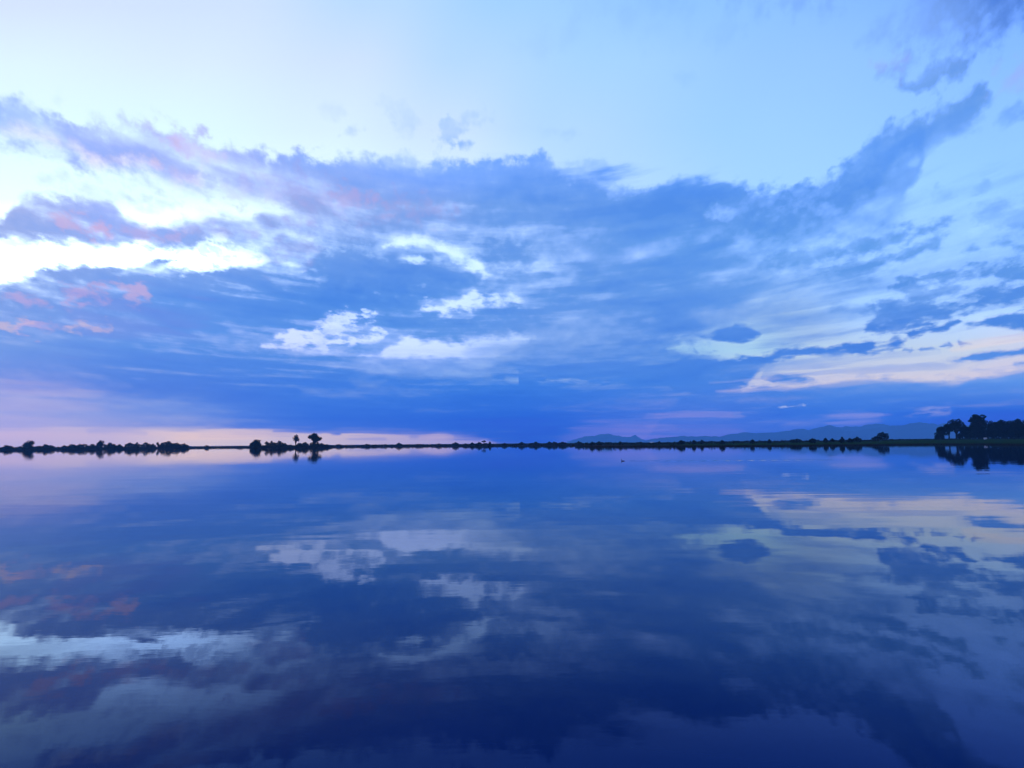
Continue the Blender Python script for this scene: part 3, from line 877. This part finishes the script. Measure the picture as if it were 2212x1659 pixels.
def mountain_range(name, ridge, dist, depth, seed, label):
    f1, f2 = value_noise(seed), value_noise(seed + 1)
    xs = np.linspace(ridge[0][0], ridge[-1][0], 420)
    ys = np.interp(xs, [q[0] for q in ridge], [q[1] for q in ridge])
    n = 14
    vs, fs = [], []
    for i, (x, y) in enumerate(zip(xs, ys)):
        yy = y + (f1(np.array([x * 0.21]))[0] - 0.5) * 2.0 + (f2(np.array([x * 0.6]))[0] - 0.5) * 1.3
        a, e = azel(x, yy)
        top = max(EYE + dist * math.tan(e), 3.0)
        for k in range(n + 1):
            s = k / n                                        # from the foot in front, over the ridge, to the foot behind
            u = 1 - abs(2 * s - 1)
            prof = u ** 0.85
            rough = (f2(np.array([x * 0.12 + 17.0 * k]))[0] - 0.5) * 0.30 * (1 - abs(2 * u - 1)) if u < 1 else 0
            r = dist + (2 * s - 1) * depth * (1 + 0.25 * (f1(np.array([x * 0.09 + 3.1 * k]))[0] - 0.5) * (1 - u))
            z = top * min(max(prof + rough, 0.0), 1.0) if u > 0 else -2.0
            vs.append((r * math.sin(a), r * math.cos(a), z))
    w = n + 1
    for i in range(len(xs) - 1):
        for k in range(n):
            fs.append((i * w + k, (i + 1) * w + k, (i + 1) * w + k + 1, i * w + k + 1))
    return link_obj(name, mesh_of(name, vs, fs, True), mat_rock, kind='structure')


RIDGE_NEAR = [(1392, 952), (1408, 948), (1440, 945), (1464, 943), (1478, 941), (1498, 943), (1520, 941.6), (1556, 943.6), (1568, 940), (1594, 935.6), (1612, 933), (1624, 935.6), (1664, 935), (1694, 931.6), (1712, 928), (1728, 925), (1746, 928.6), (1764, 925), (1781, 920), (1791, 917), (1805, 922), (1822, 930), (1845, 931), (1870, 927), (1890, 925), (1910, 922), (1925, 921), (1949, 918), (1969, 914), (1985, 911.4), (2001, 914), (2017, 914.4), (2025, 917), (2041, 914), (2053, 916), (2100, 920), (2160, 914), (2240, 921), (2330, 930), (2440, 946)]
RIDGE_FAR = [(1225, 954.6), (1252, 945.6), (1262, 942.6), (1284, 941.6), (1296, 938.6), (1314, 937.2), (1328, 940.4), (1354, 943.6), (1364, 942.6), (1373, 939.4), (1384, 947.6), (1394, 951), (1420, 949.5), (1500, 948), (1600, 944), (1700, 938), (1760, 930), (1800, 924), (1830, 921), (1855, 922), (1877, 917), (1897, 914.6), (1925, 919), (1980, 921), (2060, 924), (2200, 930), (2400, 948)]
mountain_range('mountain_range', RIDGE_NEAR, 10000.0, 700.0, 21, 'near')
mountain_range('mountain_range', RIDGE_FAR, 11100.0, 300.0, 31, 'far')

# ------------------------------------------------------------------ air between here and the mountains
mat_haze = bpy.data.materials.new('evening_haze')
mat_haze.use_nodes = True
t = mat_haze.node_tree
t.nodes.clear()
out = t.nodes.new('ShaderNodeOutputMaterial')
pv = t.nodes.new('ShaderNodeVolumePrincipled')
pv.inputs['Color'].default_value = (0.20, 0.55, 1.0, 1)
pv.inputs['Density'].default_value = HAZE_DENSITY
pv.inputs['Anisotropy'].default_value = 0.0
t.links.new(pv.outputs[0], out.inputs['Volume'])
bx0, bx1, by0, by1, bz0, bz1 = -HAZE_EDGE, HAZE_EDGE, -HAZE_EDGE, HAZE_EDGE, -4.0, HAZE_TOP
vs = [(x, y, z) for z in (bz0, bz1) for y in (by0, by1) for x in (bx0, bx1)]
fs = [(0, 2, 3, 1), (4, 5, 7, 6), (0, 1, 5, 4), (1, 3, 7, 5), (3, 2, 6, 7), (2, 0, 4, 6)]
link_obj('haze', mesh_of('haze', vs, fs), mat_haze, kind='stuff', label='thin blue evening haze over the lake and plain', cat='haze')

# ------------------------------------------------------------------ vegetation
def leaf_material(name, lo, hi):
    mt, t, p, out = material(name)
    p.inputs['Roughness'].default_value = 0.75
    p.inputs['Specular IOR Level'].default_value = 0.0
    g = t.nodes.new('ShaderNodeNewGeometry')
    n = t.nodes.new('ShaderNodeTexNoise')
    n.inputs['Scale'].default_value = 0.9
    n.inputs['Detail'].default_value = 3
    t.links.new(g.outputs['Position'], n.inputs['Vector'])
    r = t.nodes.new('ShaderNodeValToRGB')
    r.color_ramp.elements[0].position, r.color_ramp.elements[0].color = 0.35, lo + (1,)
    r.color_ramp.elements[1].position, r.color_ramp.elements[1].color = 0.68, hi + (1,)
    t.links.new(n.outputs[0], r.inputs[0])
    t.links.new(r.outputs[0], p.inputs['Base Color'])
    return mt


MAT_LEAF = leaf_material('dark_scrub_leaves', (0.010, 0.014, 0.010), (0.026, 0.032, 0.018))
MAT_PINE = leaf_material('pine_needles', (0.006, 0.010, 0.006), (0.016, 0.024, 0.012))
MAT_BARK = leaf_material('dark_bark', (0.014, 0.011, 0.009), (0.035, 0.028, 0.022))
MAT_REED = leaf_material('shore_reeds', (0.012, 0.012, 0.007), (0.030, 0.026, 0.014))


def leaves(lobes, count, size, rg, flat=0.75):
    """leaf clumps scattered through ellipsoid lobes: (cx, cy, cz, rx, ry, rz)"""
    vol = np.array([l[3] * l[4] * l[5] for l in lobes]) ** 0.75
    vol = vol / vol.sum()
    vs, fs = [], []
    for l, w in zip(lobes, vol):
        for _ in range(max(6, int(count * w))):
            while True:
                q = [rg.uniform(-1, 1) for _ in range(3)]
                rr = math.sqrt(sum(c * c for c in q))
                if 0.05 < rr <= 1:
                    break
            k = rr ** -0.45                                   # pushed outwards: crowns are denser at the rim
            c = Vector((l[0] + q[0] * l[3] * k, l[1] + q[1] * l[4] * k, l[2] + q[2] * l[5] * k))
            s = size * rg.uniform(0.55, 1.35)
            u = Vector((rg.gauss(0, 1), rg.gauss(0, 1), rg.gauss(0, 0.6))).normalized()
            v = u.cross(Vector((rg.gauss(0, 1), rg.gauss(0, 1), rg.gauss(0, 1)))).normalized()
            b = len(vs)
            vs += [c - u * s, c - v * s * flat * 0.6, c + u * s, c + v * s * flat]
            fs.append((b, b + 1, b + 2, b + 3))
    return vs, fs


def limb(vs, fs, pts, r0, r1, sides=6):
    b0 = len(vs)
    n = len(pts)
    for i, q in enumerate(pts):
        d = (pts[min(i + 1, n - 1)] - pts[max(i - 1, 0)]).normalized()
        u = d.orthogonal().normalized()
        v = d.cross(u)
        r = r0 + (r1 - r0) * i / (n - 1)
        for k in range(sides):
            an = 2 * math.pi * k / sides
            vs.append(q + u * math.cos(an) * r + v * math.sin(an) * r)
    for i in range(n - 1):
        for k in range(sides):
            a, b = b0 + i * sides + k, b0 + i * sides + (k + 1) % sides
            fs.append((a, b, b + sides, a + sides))


def bent(a, b, rg, wob):
    out = []
    for i in range(5):
        s = i / 4
        out.append(a.lerp(b, s) + Vector((rg.uniform(-wob, wob), rg.uniform(-wob, wob), 0)) * math.sin(math.pi * s))
    return out


def plant(name, label, cat, group, x, dist, lobes, trunks, count, size, leaf_mat, seed, part_names=('crown', 'trunk')):
    """lobes and trunks in metres around the plant's own foot; x is its bearing in the photograph"""
    rg = random.Random(seed)
    a = bearing(x)
    root = link_obj(name, None, label=label, cat=cat, group=group)
    root.location = (dist * math.sin(a), dist * math.cos(a), land_z(a, dist) - 0.05)
    root.rotation_euler = (0, 0, -a)
    vs, fs = leaves(lobes, count, size, rg)
    link_obj(part_names[0], mesh_of(part_names[0], vs, fs), leaf_mat, root)
    vs, fs = [], []
    for (p0, p1, r0, r1) in trunks:
        limb(vs, fs, bent(Vector(p0), Vector(p1), rg, 0.06 * (Vector(p1) - Vector(p0)).length), r0, r1)
    link_obj(part_names[1], mesh_of(part_names[1], vs, fs, True), MAT_BARK, root)
    return root


def m_per_px(dist):
    return dist / FPX


def shrub(label, x, top, width, dist, group, seed, mat=None, cat='bush', name='shrub'):
    rg = random.Random(seed)
    a = bearing(x)
    h = height_at(x, top, dist) - land_z(a, dist)
    h = max(h * 1.08, 0.6)
    w = width * m_per_px(dist) / 2
    lobes = []
    n = max(3, int(w / 0.9 / (dist / 225.0)) + 2)
    for i in range(n):
        s = (i + 0.5) / n * 2 - 1
        hh = h * (0.50 + 0.50 * math.sqrt(max(0, 1 - s * s))) * rg.uniform(0.68, 1.0)
        if i == n // 2:
            hh = h
        rz = hh * 0.46
        lobes.append((s * w * 0.8, rg.uniform(-0.4, 0.4) * w, hh - rz, max(w / n * 1.25, 0.4), max(w * 0.5, 0.5), rz))
    trunks = [((0.15 * rg.uniform(-1, 1) * w, 0, -0.15), (l[0] * 0.9, l[1] * 0.8, l[2]), 0.07, 0.025) for l in lobes]
    return plant(name, label, cat, group, x, dist, lobes, trunks, int(130 + 190 * w * h * 0.6 / (dist / 225.0) ** 2), 0.24 * dist / 225.0, mat or MAT_LEAF, seed, ('foliage', 'stem'))


def flat_crown(label, x, top, width, crown_base, dist, seed, group, name='tree', mat=None, lean=0.0, layers=3, dense=1.0):
    """tree with a bare leg and a spreading, layered crown"""
    rg = random.Random(seed)
    a = bearing(x)
    g = land_z(a, dist)
    h = height_at(x, top, dist) - g
    cb = height_at(x, crown_base, dist) - g
    w = width * m_per_px(dist) / 2
    lobes, trunks = [], []
    fork = max(cb * 0.55, 0.5)
    trunks.append(((0, 0, -0.2), (lean * fork, 0, fork), 0.05 * h, 0.035 * h))
    for k in range(layers):
        s = k / max(layers - 1, 1)
        z = cb + (h - cb) * (0.30 + 0.48 * s)
        ww = w * (1.0 - 0.45 * s * s)
        for i in range(4):
            an = rg.uniform(0, 6.28)
            rx = ww * rg.uniform(0.40, 0.58)
            ox = math.cos(an) * (ww - rx) * 1.0 + lean * z
            oy = math.sin(an) * (ww - rx) * 0.9
            rz = (h - cb) * rg.uniform(0.15, 0.24)
            zc = min(z + rg.uniform(-0.12, 0.12) * (h - cb), h - rz)
            lobes.append((ox, oy, zc, rx, rx, rz))
            trunks.append(((lean * fork, 0, fork * rg.uniform(0.85, 1.0)), (ox * 0.85, oy * 0.85, zc), 0.022 * h, 0.007 * h))
    k = dist / 225.0
    area = w * w * (h - cb) / k ** 3
    return plant(name, label, 'tree', group, x, dist, lobes, trunks, int(dense * (260 + 70 * area)), 0.20 * k, mat or MAT_LEAF, seed)


def back(x, off):
    return shore_r(bearing(x)) + off


# --- left spit
G = 'trees and bushes on the left spit'
flat_crown('round flat-topped tree standing alone above low scrub at the far left', 64, 951.4, 22, 969, back(64, 14), 101, G, dense=1.3)
flat_crown('domed tree joined to a long bush, middle of the left spit', 219, 951.0, 18, 967, back(219, 12), 102, G, dense=1.3)
LEFT = [(15, 962.4, 18, 'rounded bush at the very left edge of the shore'),
        (44, 964.6, 14, 'low bush just left of the lone flat-topped tree'),
        (86, 963.4, 16, 'low bush just right of the lone flat-topped tree'),
        (98, 960.4, 13, 'small peaked bush a little right of the lone flat-topped tree'),
        (110, 962.0, 14, 'rounded low bush beside the small peaked bush'),
        (139, 962.6, 9, 'tiny pointed bush between two low rounded bushes on the left spit'),
        (154, 960.2, 18, 'rounded bush at the left end of the long low thicket'),
        (179, 959.4, 30, 'wide smooth-topped thicket left of the domed tree'),
        (200, 959.8, 18, 'low bush touching the left side of the domed tree'),
        (238, 957.2, 20, 'high bush leaning on the right side of the domed tree'),
        (258, 960.6, 14, 'low bush in the dip right of the domed tree'),
        (281, 956.4, 19, 'broad round bush, first of the tall row on the left spit'),
        (296, 956.2, 10, 'narrow upright bush, second of the tall row on the left spit'),
        (315, 956.4, 20, 'broad flat-topped bush with a paler base in the tall row'),
        (330, 959.4, 11, 'small bush filling the gap before the thin spiky tree'),
        (350, 957.6, 13, 'bush just right of the thin spiky tree'),
        (364, 953.4, 22, 'tallest rounded bush near the right end of the left spit'),
        (382, 957.0, 20, 'sloping bush next to the tallest bush of the left spit'),
        (397, 958.6, 20, 'last bush at the tip of the left spit')]
for i, (x, y, w, lb) in enumerate(LEFT):
    shrub(lb, x, y, w, shore_r(bearing(x)) + 4 + (i * 37 % 5), G, 200 + i)
flat_crown('thin spiky tree poking up from the row on the left spit', 341, 954.8, 5, 964, back(341, 14), 103, G, name='thin_tree', layers=4, dense=0.6)

# --- wooded islet left of the middle
G = 'trees and bushes on the islet left of the middle'
flat_crown('bushy round tree at the left end of the islet', 555, 949.6, 26, 965, back(555, 10), 111, G, dense=1.7, layers=4)
flat_crown('small leaning sapling with an open crown on the islet', 575, 953.4, 9, 960, back(575, 8), 112, G, name='sapling', lean=0.12, dense=0.5)
flat_crown('slender tree with a sparse upright crown and bare trunk on the islet', 639, 938.4, 15, 953, back(639, 8), 113, G, name='slender_tree', layers=4, dense=0.7)
flat_crown('largest islet tree with a wide umbrella crown', 679, 935.4, 34, 954, back(679, 9), 114, G, name='umbrella_tree', layers=4, dense=1.5)
for i, (x, y, w, lb) in enumerate([
        (546, 956.0, 12, 'low bush at the left foot of the bushy islet tree'),
        (587, 953.8, 17, 'peaked bush right of the leaning sapling'),
        (604, 952.8, 19, 'round bush in the middle of the islet'),
        (616, 957.4, 9, 'small bush sloping down from the round islet bush'),
        (628, 961.0, 14, 'lowest bush of the islet, left of the slender tree'),
        (646, 957.6, 16, 'bush at the foot of the slender tree'),
        (660, 956.0, 15, 'bush between the slender tree and the umbrella tree'),
        (679, 952.8, 19, 'dense bush around the trunk of the umbrella tree'),
        (695, 958.2, 16, 'bush right of the umbrella tree'),
        (706, 960.4, 12, 'last low bush at the right end of the islet')]):
    shrub(lb, x, y, w, shore_r(bearing(x)) + 4 + (i * 31 % 5), G, 240 + i)
# the slender tree's lower tuft of leaves
# --- far shore in the middle
G = 'low bushes along the far shore'
FAR = [(447, 962.4, 9, 'tiny bush on the bare far shore just right of the left spit'),
       (520, 963.4, 12, 'low hump of scrub on the far shore left of the islet'),
       (733, 959.8, 13, 'small bush just right of the islet on the far shore'),
       (792, 959.6, 14, 'faint hump of scrub on the far shore, midway between islet and the next bush'),
       (862, 957.4, 16, 'low domed bush on the far shore, well right of the islet'),
       (905, 959.4, 14, 'flat bush on the far shore left of the lone dark dome'),
       (948, 958.4, 15, 'low mound of scrub just left of the lone dark dome'),
       (984, 955.8, 14, 'lone dark dome-shaped bush on the far shore'),
       (1006, 958.2, 10, 'small bush just right of the lone dark dome'),
       (1020, 956.8, 14, 'rounded bush left of the small flat-topped tree'),
       (1035, 955.6, 15, 'bush touching the small flat-topped tree on its left'),
       (1050, 957.2, 10, 'bush under the small flat-topped tree'),
       (1058, 954.8, 5, 'narrow upright bush right of the small flat-topped tree'),
       (1090, 957.2, 12, 'low flat bush right of the narrow upright bush'),
       (1127, 955.4, 15, 'dome-shaped bush, first of the six dark domes near the middle'),
       (1155, 954.8, 25, 'widest of the six dark domes near the middle'),
       (1186, 954.6, 15, 'dome-shaped bush, third of the six dark domes near the middle'),
       (1197, 954.6, 16, 'dome-shaped bush overlapping the third dark dome'),
       (1215, 954.8, 18, 'dome-shaped bush, fifth of the six dark domes near the middle'),
       (1250, 954.2, 18, 'dome-shaped bush nearest the tip of the right bank')]
for i, (x, y, w, lb) in enumerate(FAR):
    shrub(lb, x, y, w, back(x, 8 + (i * 29 % 10)), G, 300 + i)
flat_crown('small flat-topped tree with sky showing under its crown, far shore', 1045, 951.4, 10, 955, back(1045, 12), 121, 'low bushes along the far shore', dense=0.5, layers=2)

# --- right bank
G = 'bushes on the right bank'
RIGHT = [(1279, 954.6, 10, 'small bush behind the very tip of the right bank'),
         (1294, 953.8, 13, 'dark bush a little right of the tip of the right bank'),
         (1340, 954.2, 10, 'tiny low bush left of the small white building'),
         (1424, 953.4, 8, 'tiny low bush right of the small white building'),
         (1471, 951.8, 18, 'dark mound-shaped bush at the water side of the right bank'),
         (1499, 951.2, 8, 'small pointed bush right of the dark mound-shaped bush'),
         (1516, 950.8, 7, 'small round bush, second right of the dark mound-shaped bush'),
         (1560, 951.2, 12, 'faint low bush under the start of the long ridge'),
         (1625, 949.6, 9, 'small bush below the rounded mountain shoulder'),
         (1662, 949.4, 8, 'tiny bush in the middle of the right bank'),
         (1719, 948.2, 24, 'long low bush below the mountain saddle'),
         (1755, 947.6, 14, 'low bush right of the long low bush'),
         (1784, 946.6, 8, 'small round bush below the highest left peak'),
         (1798, 946.6, 8, 'small round bush beside another below the highest left peak'),
         (1819, 944.8, 9, 'peaked small bush left of the large dark bush'),
         (1836, 947.0, 12, 'flat low bush between the peaked bush and its wider neighbour'),
         (1852, 944.6, 16, 'wide low bush left of the large dark bush')]
for i, (x, y, w, lb) in enumerate(RIGHT):
    shrub(lb, x, y, w, back(x, 50 + (i * 23 % 80)), G, 340 + i)
shrub('large dark rounded bush standing alone on the green right bank', 1908, 934.0, 20, 600, G, 380, MAT_PINE, name='large_shrub')
shrub('sloping bush leaning on the left side of the large dark bush', 1893, 943.0, 16, 604, G, 381, MAT_PINE)

# --- grove at the right edge
G = 'grove at the right edge'
GROVE = [  # x, top, width, crown base, distance, label, name, layers
    (2037, 921.0, 26, 944, 602, 'low bushy tree at the left end of the right grove', 'bushy_tree', 4, 1.8),
    (2067, 904.6, 33, 931, 607, 'open-crowned pine with bare trunks at the left of the grove', 'pine_tree', 4, 1.2),
    (2051, 915.0, 22, 934, 606, 'dark crown bridging the low bushy tree and the open-crowned pine', 'grove_tree', 4, 1.6),
    (2088, 917.0, 26, 942, 611, 'dark tree filling the gap before the tallest tree', 'grove_tree', 4, 2.2),
    (2116, 894.6, 31, 915, 607, 'tallest tree of the right grove with a rounded top', 'tall_pine', 4, 1.9),
    (2108, 908.0, 22, 943, 604, 'dark broad tree in front of the tallest tree', 'grove_tree', 5, 2.4),
    (2126, 910.0, 24, 943, 611, 'dark tree pressed against the right side of the tallest tree', 'grove_tree', 5, 2.4),
    (2147, 908.0, 28, 944, 616, 'first of the even-topped dark trees right of the tallest', 'grove_tree', 5, 2.4),
    (2168, 906.6, 28, 944, 611, 'second of the even-topped dark trees right of the tallest', 'grove_tree', 5, 2.4),
    (2188, 907.6, 26, 944, 602, 'third of the even-topped dark trees right of the tallest', 'grove_tree', 5, 2.4),
    (2208, 904.0, 28, 946, 588, 'dark tree cut by the right edge of the picture', 'grove_tree', 5, 2.6)]
for i, (x, top, w, cb, dist, lb, nm, ly, dn) in enumerate(GROVE):
    flat_crown(lb, x, top, w, cb, dist, 400 + i, G, name=nm, mat=MAT_PINE, layers=ly, dense=dn)
for i, (x, y, w, dist, lb) in enumerate([
        (2030, 936.0, 16, 593, 'dark bush at the left foot of the grove'),
        (2082, 935.0, 20, 616, 'dark undergrowth right of the bare pine trunks'),
        (2104, 930.0, 26, 593, 'dark undergrowth below the tallest grove tree'),
        (2134, 931.0, 26, 602, 'dark undergrowth right of the tallest grove tree'),
        (2160, 930.0, 28, 602, 'dark undergrowth below the even-topped trees'),
        (2186, 930.0, 26, 593, 'dark undergrowth near the right edge of the picture'),
        (2208, 926.0, 26, 575, 'dark bush standing forward at the right edge of the picture')]):
    shrub(lb, x, y, w, dist, G, 430 + i, MAT_PINE)

# --- continuous scrub on the spits and far shore, and reeds along the water's edge
def scrub_mass(name, label, spans, size, seed):
    rg = random.Random(seed)
    vs, fs = [], []
    for x0, x1, top0, top1, off, spread, n in spans:
        for _ in range(n):
            x = rg.uniform(x0, x1)
            a = bearing(x)
            d = shore_r(a) + off + rg.uniform(0, spread)
            top = top0 + (top1 - top0) * (x - x0) / (x1 - x0)
            g = land_z(a, d)
            h = max(height_at(x, top + (vn(np.array([x * 0.35]))[0] - 0.5) * 3.0, d) - g, 0.3)
            c = Vector((d * math.sin(a), d * math.cos(a), g + h * rg.random() ** 0.8))
            s = size * d / 330.0 * rg.uniform(0.6, 1.4)
            u = Vector((rg.gauss(0, 1), rg.gauss(0, 1), rg.gauss(0, 0.7))).normalized()
            v = u.cross(Vector((rg.gauss(0, 1), rg.gauss(0, 1), rg.gauss(0, 1)))).normalized()
            b = len(vs)
            vs += [c - u * s, c - v * s * 0.6, c + u * s, c + v * s * 0.7]
            fs.append((b, b + 1, b + 2, b + 3))
    link_obj(name, mesh_of(name, vs, fs), MAT_LEAF, kind='stuff', label=label, cat='scrub')


scrub_mass('scrub', 'continuous low dark scrub along the spit, islet and far shore',
           [(-120, 100, 968.0, 966.6, 2, 16, 5000), (100, 250, 966.6, 966.0, 2, 16, 4500), (250, 404, 966.0, 966.4, 2, 16, 4500), (545, 711, 963.4, 963.0, 2, 12, 4500), (400, 560, 967.4, 965.6, 3, 30, 2600),
            (700, 1262, 962.6, 958.6, 3, 40, 9000), (1264, 1480, 957.0, 955.6, 60, 160, 3000), (1480, 1900, 954.0, 950.6, 120, 160, 3600), (1900, 2240, 950.0, 948.4, 200, 60, 3000)], 0.30, 77)


def reeds(seed):
    rg = random.Random(seed)
    vs, fs = [], []
    for _ in range(22000):
        x = rg.uniform(-160, 2380)
        a = bearing(x)
        d = shore_r(a) + rg.uniform(-0.6, 1.8)
        wob = (vn(np.array([a * 900.0]))[0] - 0.5) * 2.2 + (vn(np.array([a * 260.0 + 50]))[0] - 0.5) * 4.0
        d += wob
        h = rg.uniform(0.3, 0.8) * (0.6 + 0.7 * vn(np.array([x * 0.08]))[0])
        base = Vector((d * math.sin(a), d * math.cos(a), -0.05))
        w = Vector((math.cos(a), -math.sin(a), 0)) * rg.uniform(0.02, 0.05)
        tip = base + Vector((rg.gauss(0, 0.10), rg.gauss(0, 0.10), h))
        b = len(vs)
        vs += [base - w, base + w, tip]
        fs.append((b, b + 1, b + 2))
    link_obj('reeds', mesh_of('reeds', vs, fs), MAT_REED, kind='stuff', label='dark reeds and rough grass fringing the waterline', cat='reeds')


reeds(91)

# ------------------------------------------------------------------ small things
def plain(name, rgb, rough=0.6):
    mt, t, p, out = material(name)
    p.inputs['Roughness'].default_value = rough
    n = t.nodes.new('ShaderNodeTexNoise')
    n.inputs['Scale'].default_value = 3.0
    n.inputs['Detail'].default_value = 3
    r = t.nodes.new('ShaderNodeValToRGB')
    r.color_ramp.elements[0].position, r.color_ramp.elements[0].color = 0.3, tuple(c * 0.85 for c in rgb) + (1,)
    r.color_ramp.elements[1].position, r.color_ramp.elements[1].color = 0.7, tuple(rgb) + (1,)
    t.links.new(n.outputs[0], r.inputs[0])
    t.links.new(r.outputs[0], p.inputs['Base Color'])
    return mt


def box(vs, fs, x0, x1, y0, y1, z0, z1):
    b = len(vs)
    vs += [Vector((x, y, z)) for z in (z0, z1) for y in (y0, y1) for x in (x0, x1)]
    fs += [tuple(b + i for i in f) for f in ((0, 2, 3, 1), (4, 5, 7, 6), (0, 1, 5, 4), (1, 3, 7, 5), (3, 2, 6, 7), (2, 0, 4, 6))]


MAT_WHITE = plain('white_painted_wall', (0.80, 0.80, 0.80))
MAT_ROOF = plain('pale_grey_roof', (0.45, 0.46, 0.48))
MAT_DARK = plain('dark_window', (0.03, 0.035, 0.04), 0.2)


def small_building(label, x, dist, w, d, h, roof_h, turn, name='white_building'):
    a = bearing(x)
    root = link_obj(name, None, label=label, cat='building', group='small white buildings on the right bank')
    root.location = (dist * math.sin(a), dist * math.cos(a), land_z(a, dist) - 0.05)
    root.rotation_euler = (0, 0, -a + turn)
    vs, fs = [], []
    box(vs, fs, -w / 2, w / 2, -d / 2, d / 2, 0, h)
    b = len(vs)
    vs += [Vector((-w / 2, -d / 2, h + .002)), Vector((-w / 2, d / 2, h + .002)), Vector((-w / 2, 0, h + roof_h)), Vector((w / 2, -d / 2, h + .002)), Vector((w / 2, d / 2, h + .002)), Vector((w / 2, 0, h + roof_h))]
    fs += [(b, b + 2, b + 1), (b + 3, b + 4, b + 5)]
    link_obj('wall', mesh_of('wall', vs, fs), MAT_WHITE, root)
    vs, fs = [], []
    for sgn in (-1, 1):
        b = len(vs)
        e, o = 0.25, 0.3
        for x_ in (-w / 2 - e, w / 2 + e):
            vs += [Vector((x_, sgn * (d / 2 + o), h - o * roof_h / (d / 2) + .03)), Vector((x_, 0, h + roof_h + .03)), Vector((x_, sgn * (d / 2 + o), h - o * roof_h / (d / 2) + .13)), Vector((x_, 0, h + roof_h + .13))]
        fs += [(b, b + 1, b + 5, b + 4), (b + 2, b + 6, b + 7, b + 3), (b, b + 4, b + 6, b + 2), (b, b + 2, b + 3, b + 1), (b + 4, b + 5, b + 7, b + 6)]
    link_obj('roof', mesh_of('roof', vs, fs), MAT_ROOF, root)
    for k in (-0.28, 0.28):
        vs, fs = [], []
        box(vs, fs, k * w - 0.4, k * w + 0.4, -d / 2 - 0.03, -d / 2 + 0.05, h * 0.4, h * 0.75)
        link_obj('window', mesh_of('window', vs, fs), MAT_DARK, root)
    return root


d_hut = 620.0
small_building('small white building far off on the plain, below the gap between two ridges', 1408, d_hut, 3.0, 2.2, 1.3, 0.5, 0.15)
small_building('small white hut glimpsed at the foot of the tallest grove tree', 2129, 572, 1.4, 1.3, 0.7, 0.3, -0.2, 'white_hut')

# a water bird (head up, low in the water) and the pale line of its wake
MAT_BIRD = plain('dark_plumage', (0.022, 0.018, 0.020))
MAT_BILL = plain('dark_bill', (0.05, 0.04, 0.03))


def bird(label, x, y):
    a, e = azel(x, y)
    dist = EYE / math.tan(-e)
    root = link_obj('water_bird', None, label=label, cat='bird')
    root.location = (dist * math.sin(a), dist * math.cos(a), -0.02)
    root.rotation_euler = (0, 0, -a)
    prof = [(-0.17, 0.045, 0.012, 0.085), (-0.13, 0.05, 0.045, 0.075), (-0.05, 0.04, 0.085, 0.06), (0.05, 0.03, 0.10, 0.05), (0.13, 0.03, 0.085, 0.05), (0.20, 0.05, 0.045, 0.06), (0.25, 0.075, 0.012, 0.075)]
    vs, fs = [], []
    n = 12

    def ring(c, rx, rz, axis):
        for k in range(n):
            an = 2 * math.pi * k / n
            vs.append(Vector(c) + Vector((0, math.cos(an) * rx, 0)) + Vector(axis) * math.sin(an) * rz)
    rings = [((px_, 0, pz), rw, rw * 0.8, (0, 0, 1)) for px_, pz, rw, _ in prof]
    for r_ in rings:
        ring(*r_)
    nb = len(rings)
    # neck and head rise from the breast in the same surface run
    neck = [((-0.12, 0, 0.07), 0.040, 0.040), ((-0.145, 0, 0.13), 0.028, 0.028), ((-0.14, 0, 0.20), 0.024, 0.024), ((-0.15, 0, 0.245), 0.034, 0.034), ((-0.165, 0, 0.275), 0.036, 0.034), ((-0.17, 0, 0.305), 0.016, 0.016)]
    for c, rx, rz in neck:
        ring(c, rx, rz, (1, 0, 0))
    for i in list(range(nb - 1)) + list(range(nb, nb + len(neck) - 1)):
        for k in range(n):
            p0, p1 = i * n + k, i * n + (k + 1) % n
            fs.append((p0, p1, p1 + n, p0 + n))
    fs += [tuple(range(n)), tuple(range((nb - 1) * n, nb * n)), tuple(range(nb * n, (nb + 1) * n)), tuple(range((nb + len(neck) - 1) * n, (nb + len(neck)) * n))]
    link_obj('body', mesh_of('body', vs, fs, True), MAT_BIRD, root)
    vs = [Vector(q) for q in ((-0.19, -0.012, 0.268), (-0.19, 0.012, 0.268), (-0.19, 0, 0.284), (-0.255, 0, 0.264))]
    link_obj('bill', mesh_of('bill', vs, [(0, 1, 2), (0, 3, 1), (1, 3, 2), (2, 3, 0)]), MAT_BILL, root)
    return root


bird('lone dark water bird swimming left with its head up', 1345, 996)


def wake():
    """low ridges of disturbed water trailing off to the right of the bird"""
    vs, fs = [], []
    n = 120
    for row, (yo, amp) in enumerate(((0.0, 0.05), (3.0, 0.03))):
        b0 = len(vs)
        for i in range(n + 1):
            x = 1360 + (1800 - 1360) * i / n
            a, e = azel(x, 996.4 - 2.6 * i / n)
            d = EYE / math.tan(-e) + yo + 0.15 * math.sin(i * 0.7)
            h = amp * (0.35 + 0.65 * math.sin(math.pi * i / n)) * (0.6 + 0.4 * math.sin(i * 0.9))
            for dd, z in ((-0.8, 0.003), (0.0, 0.004 + h), (0.8, 0.003)):
                vs.append(((d + dd) * math.sin(a), (d + dd) * math.cos(a), z))
        for i in range(n):
            for k in range(2):
                q = b0 + i * 3 + k
                fs.append((q, q + 3, q + 4, q + 1))
    link_obj('wake', mesh_of('wake', vs, fs, True), mat_water, kind='stuff', label='thin pale wake line on the water right of the bird', cat='wake')


wake()
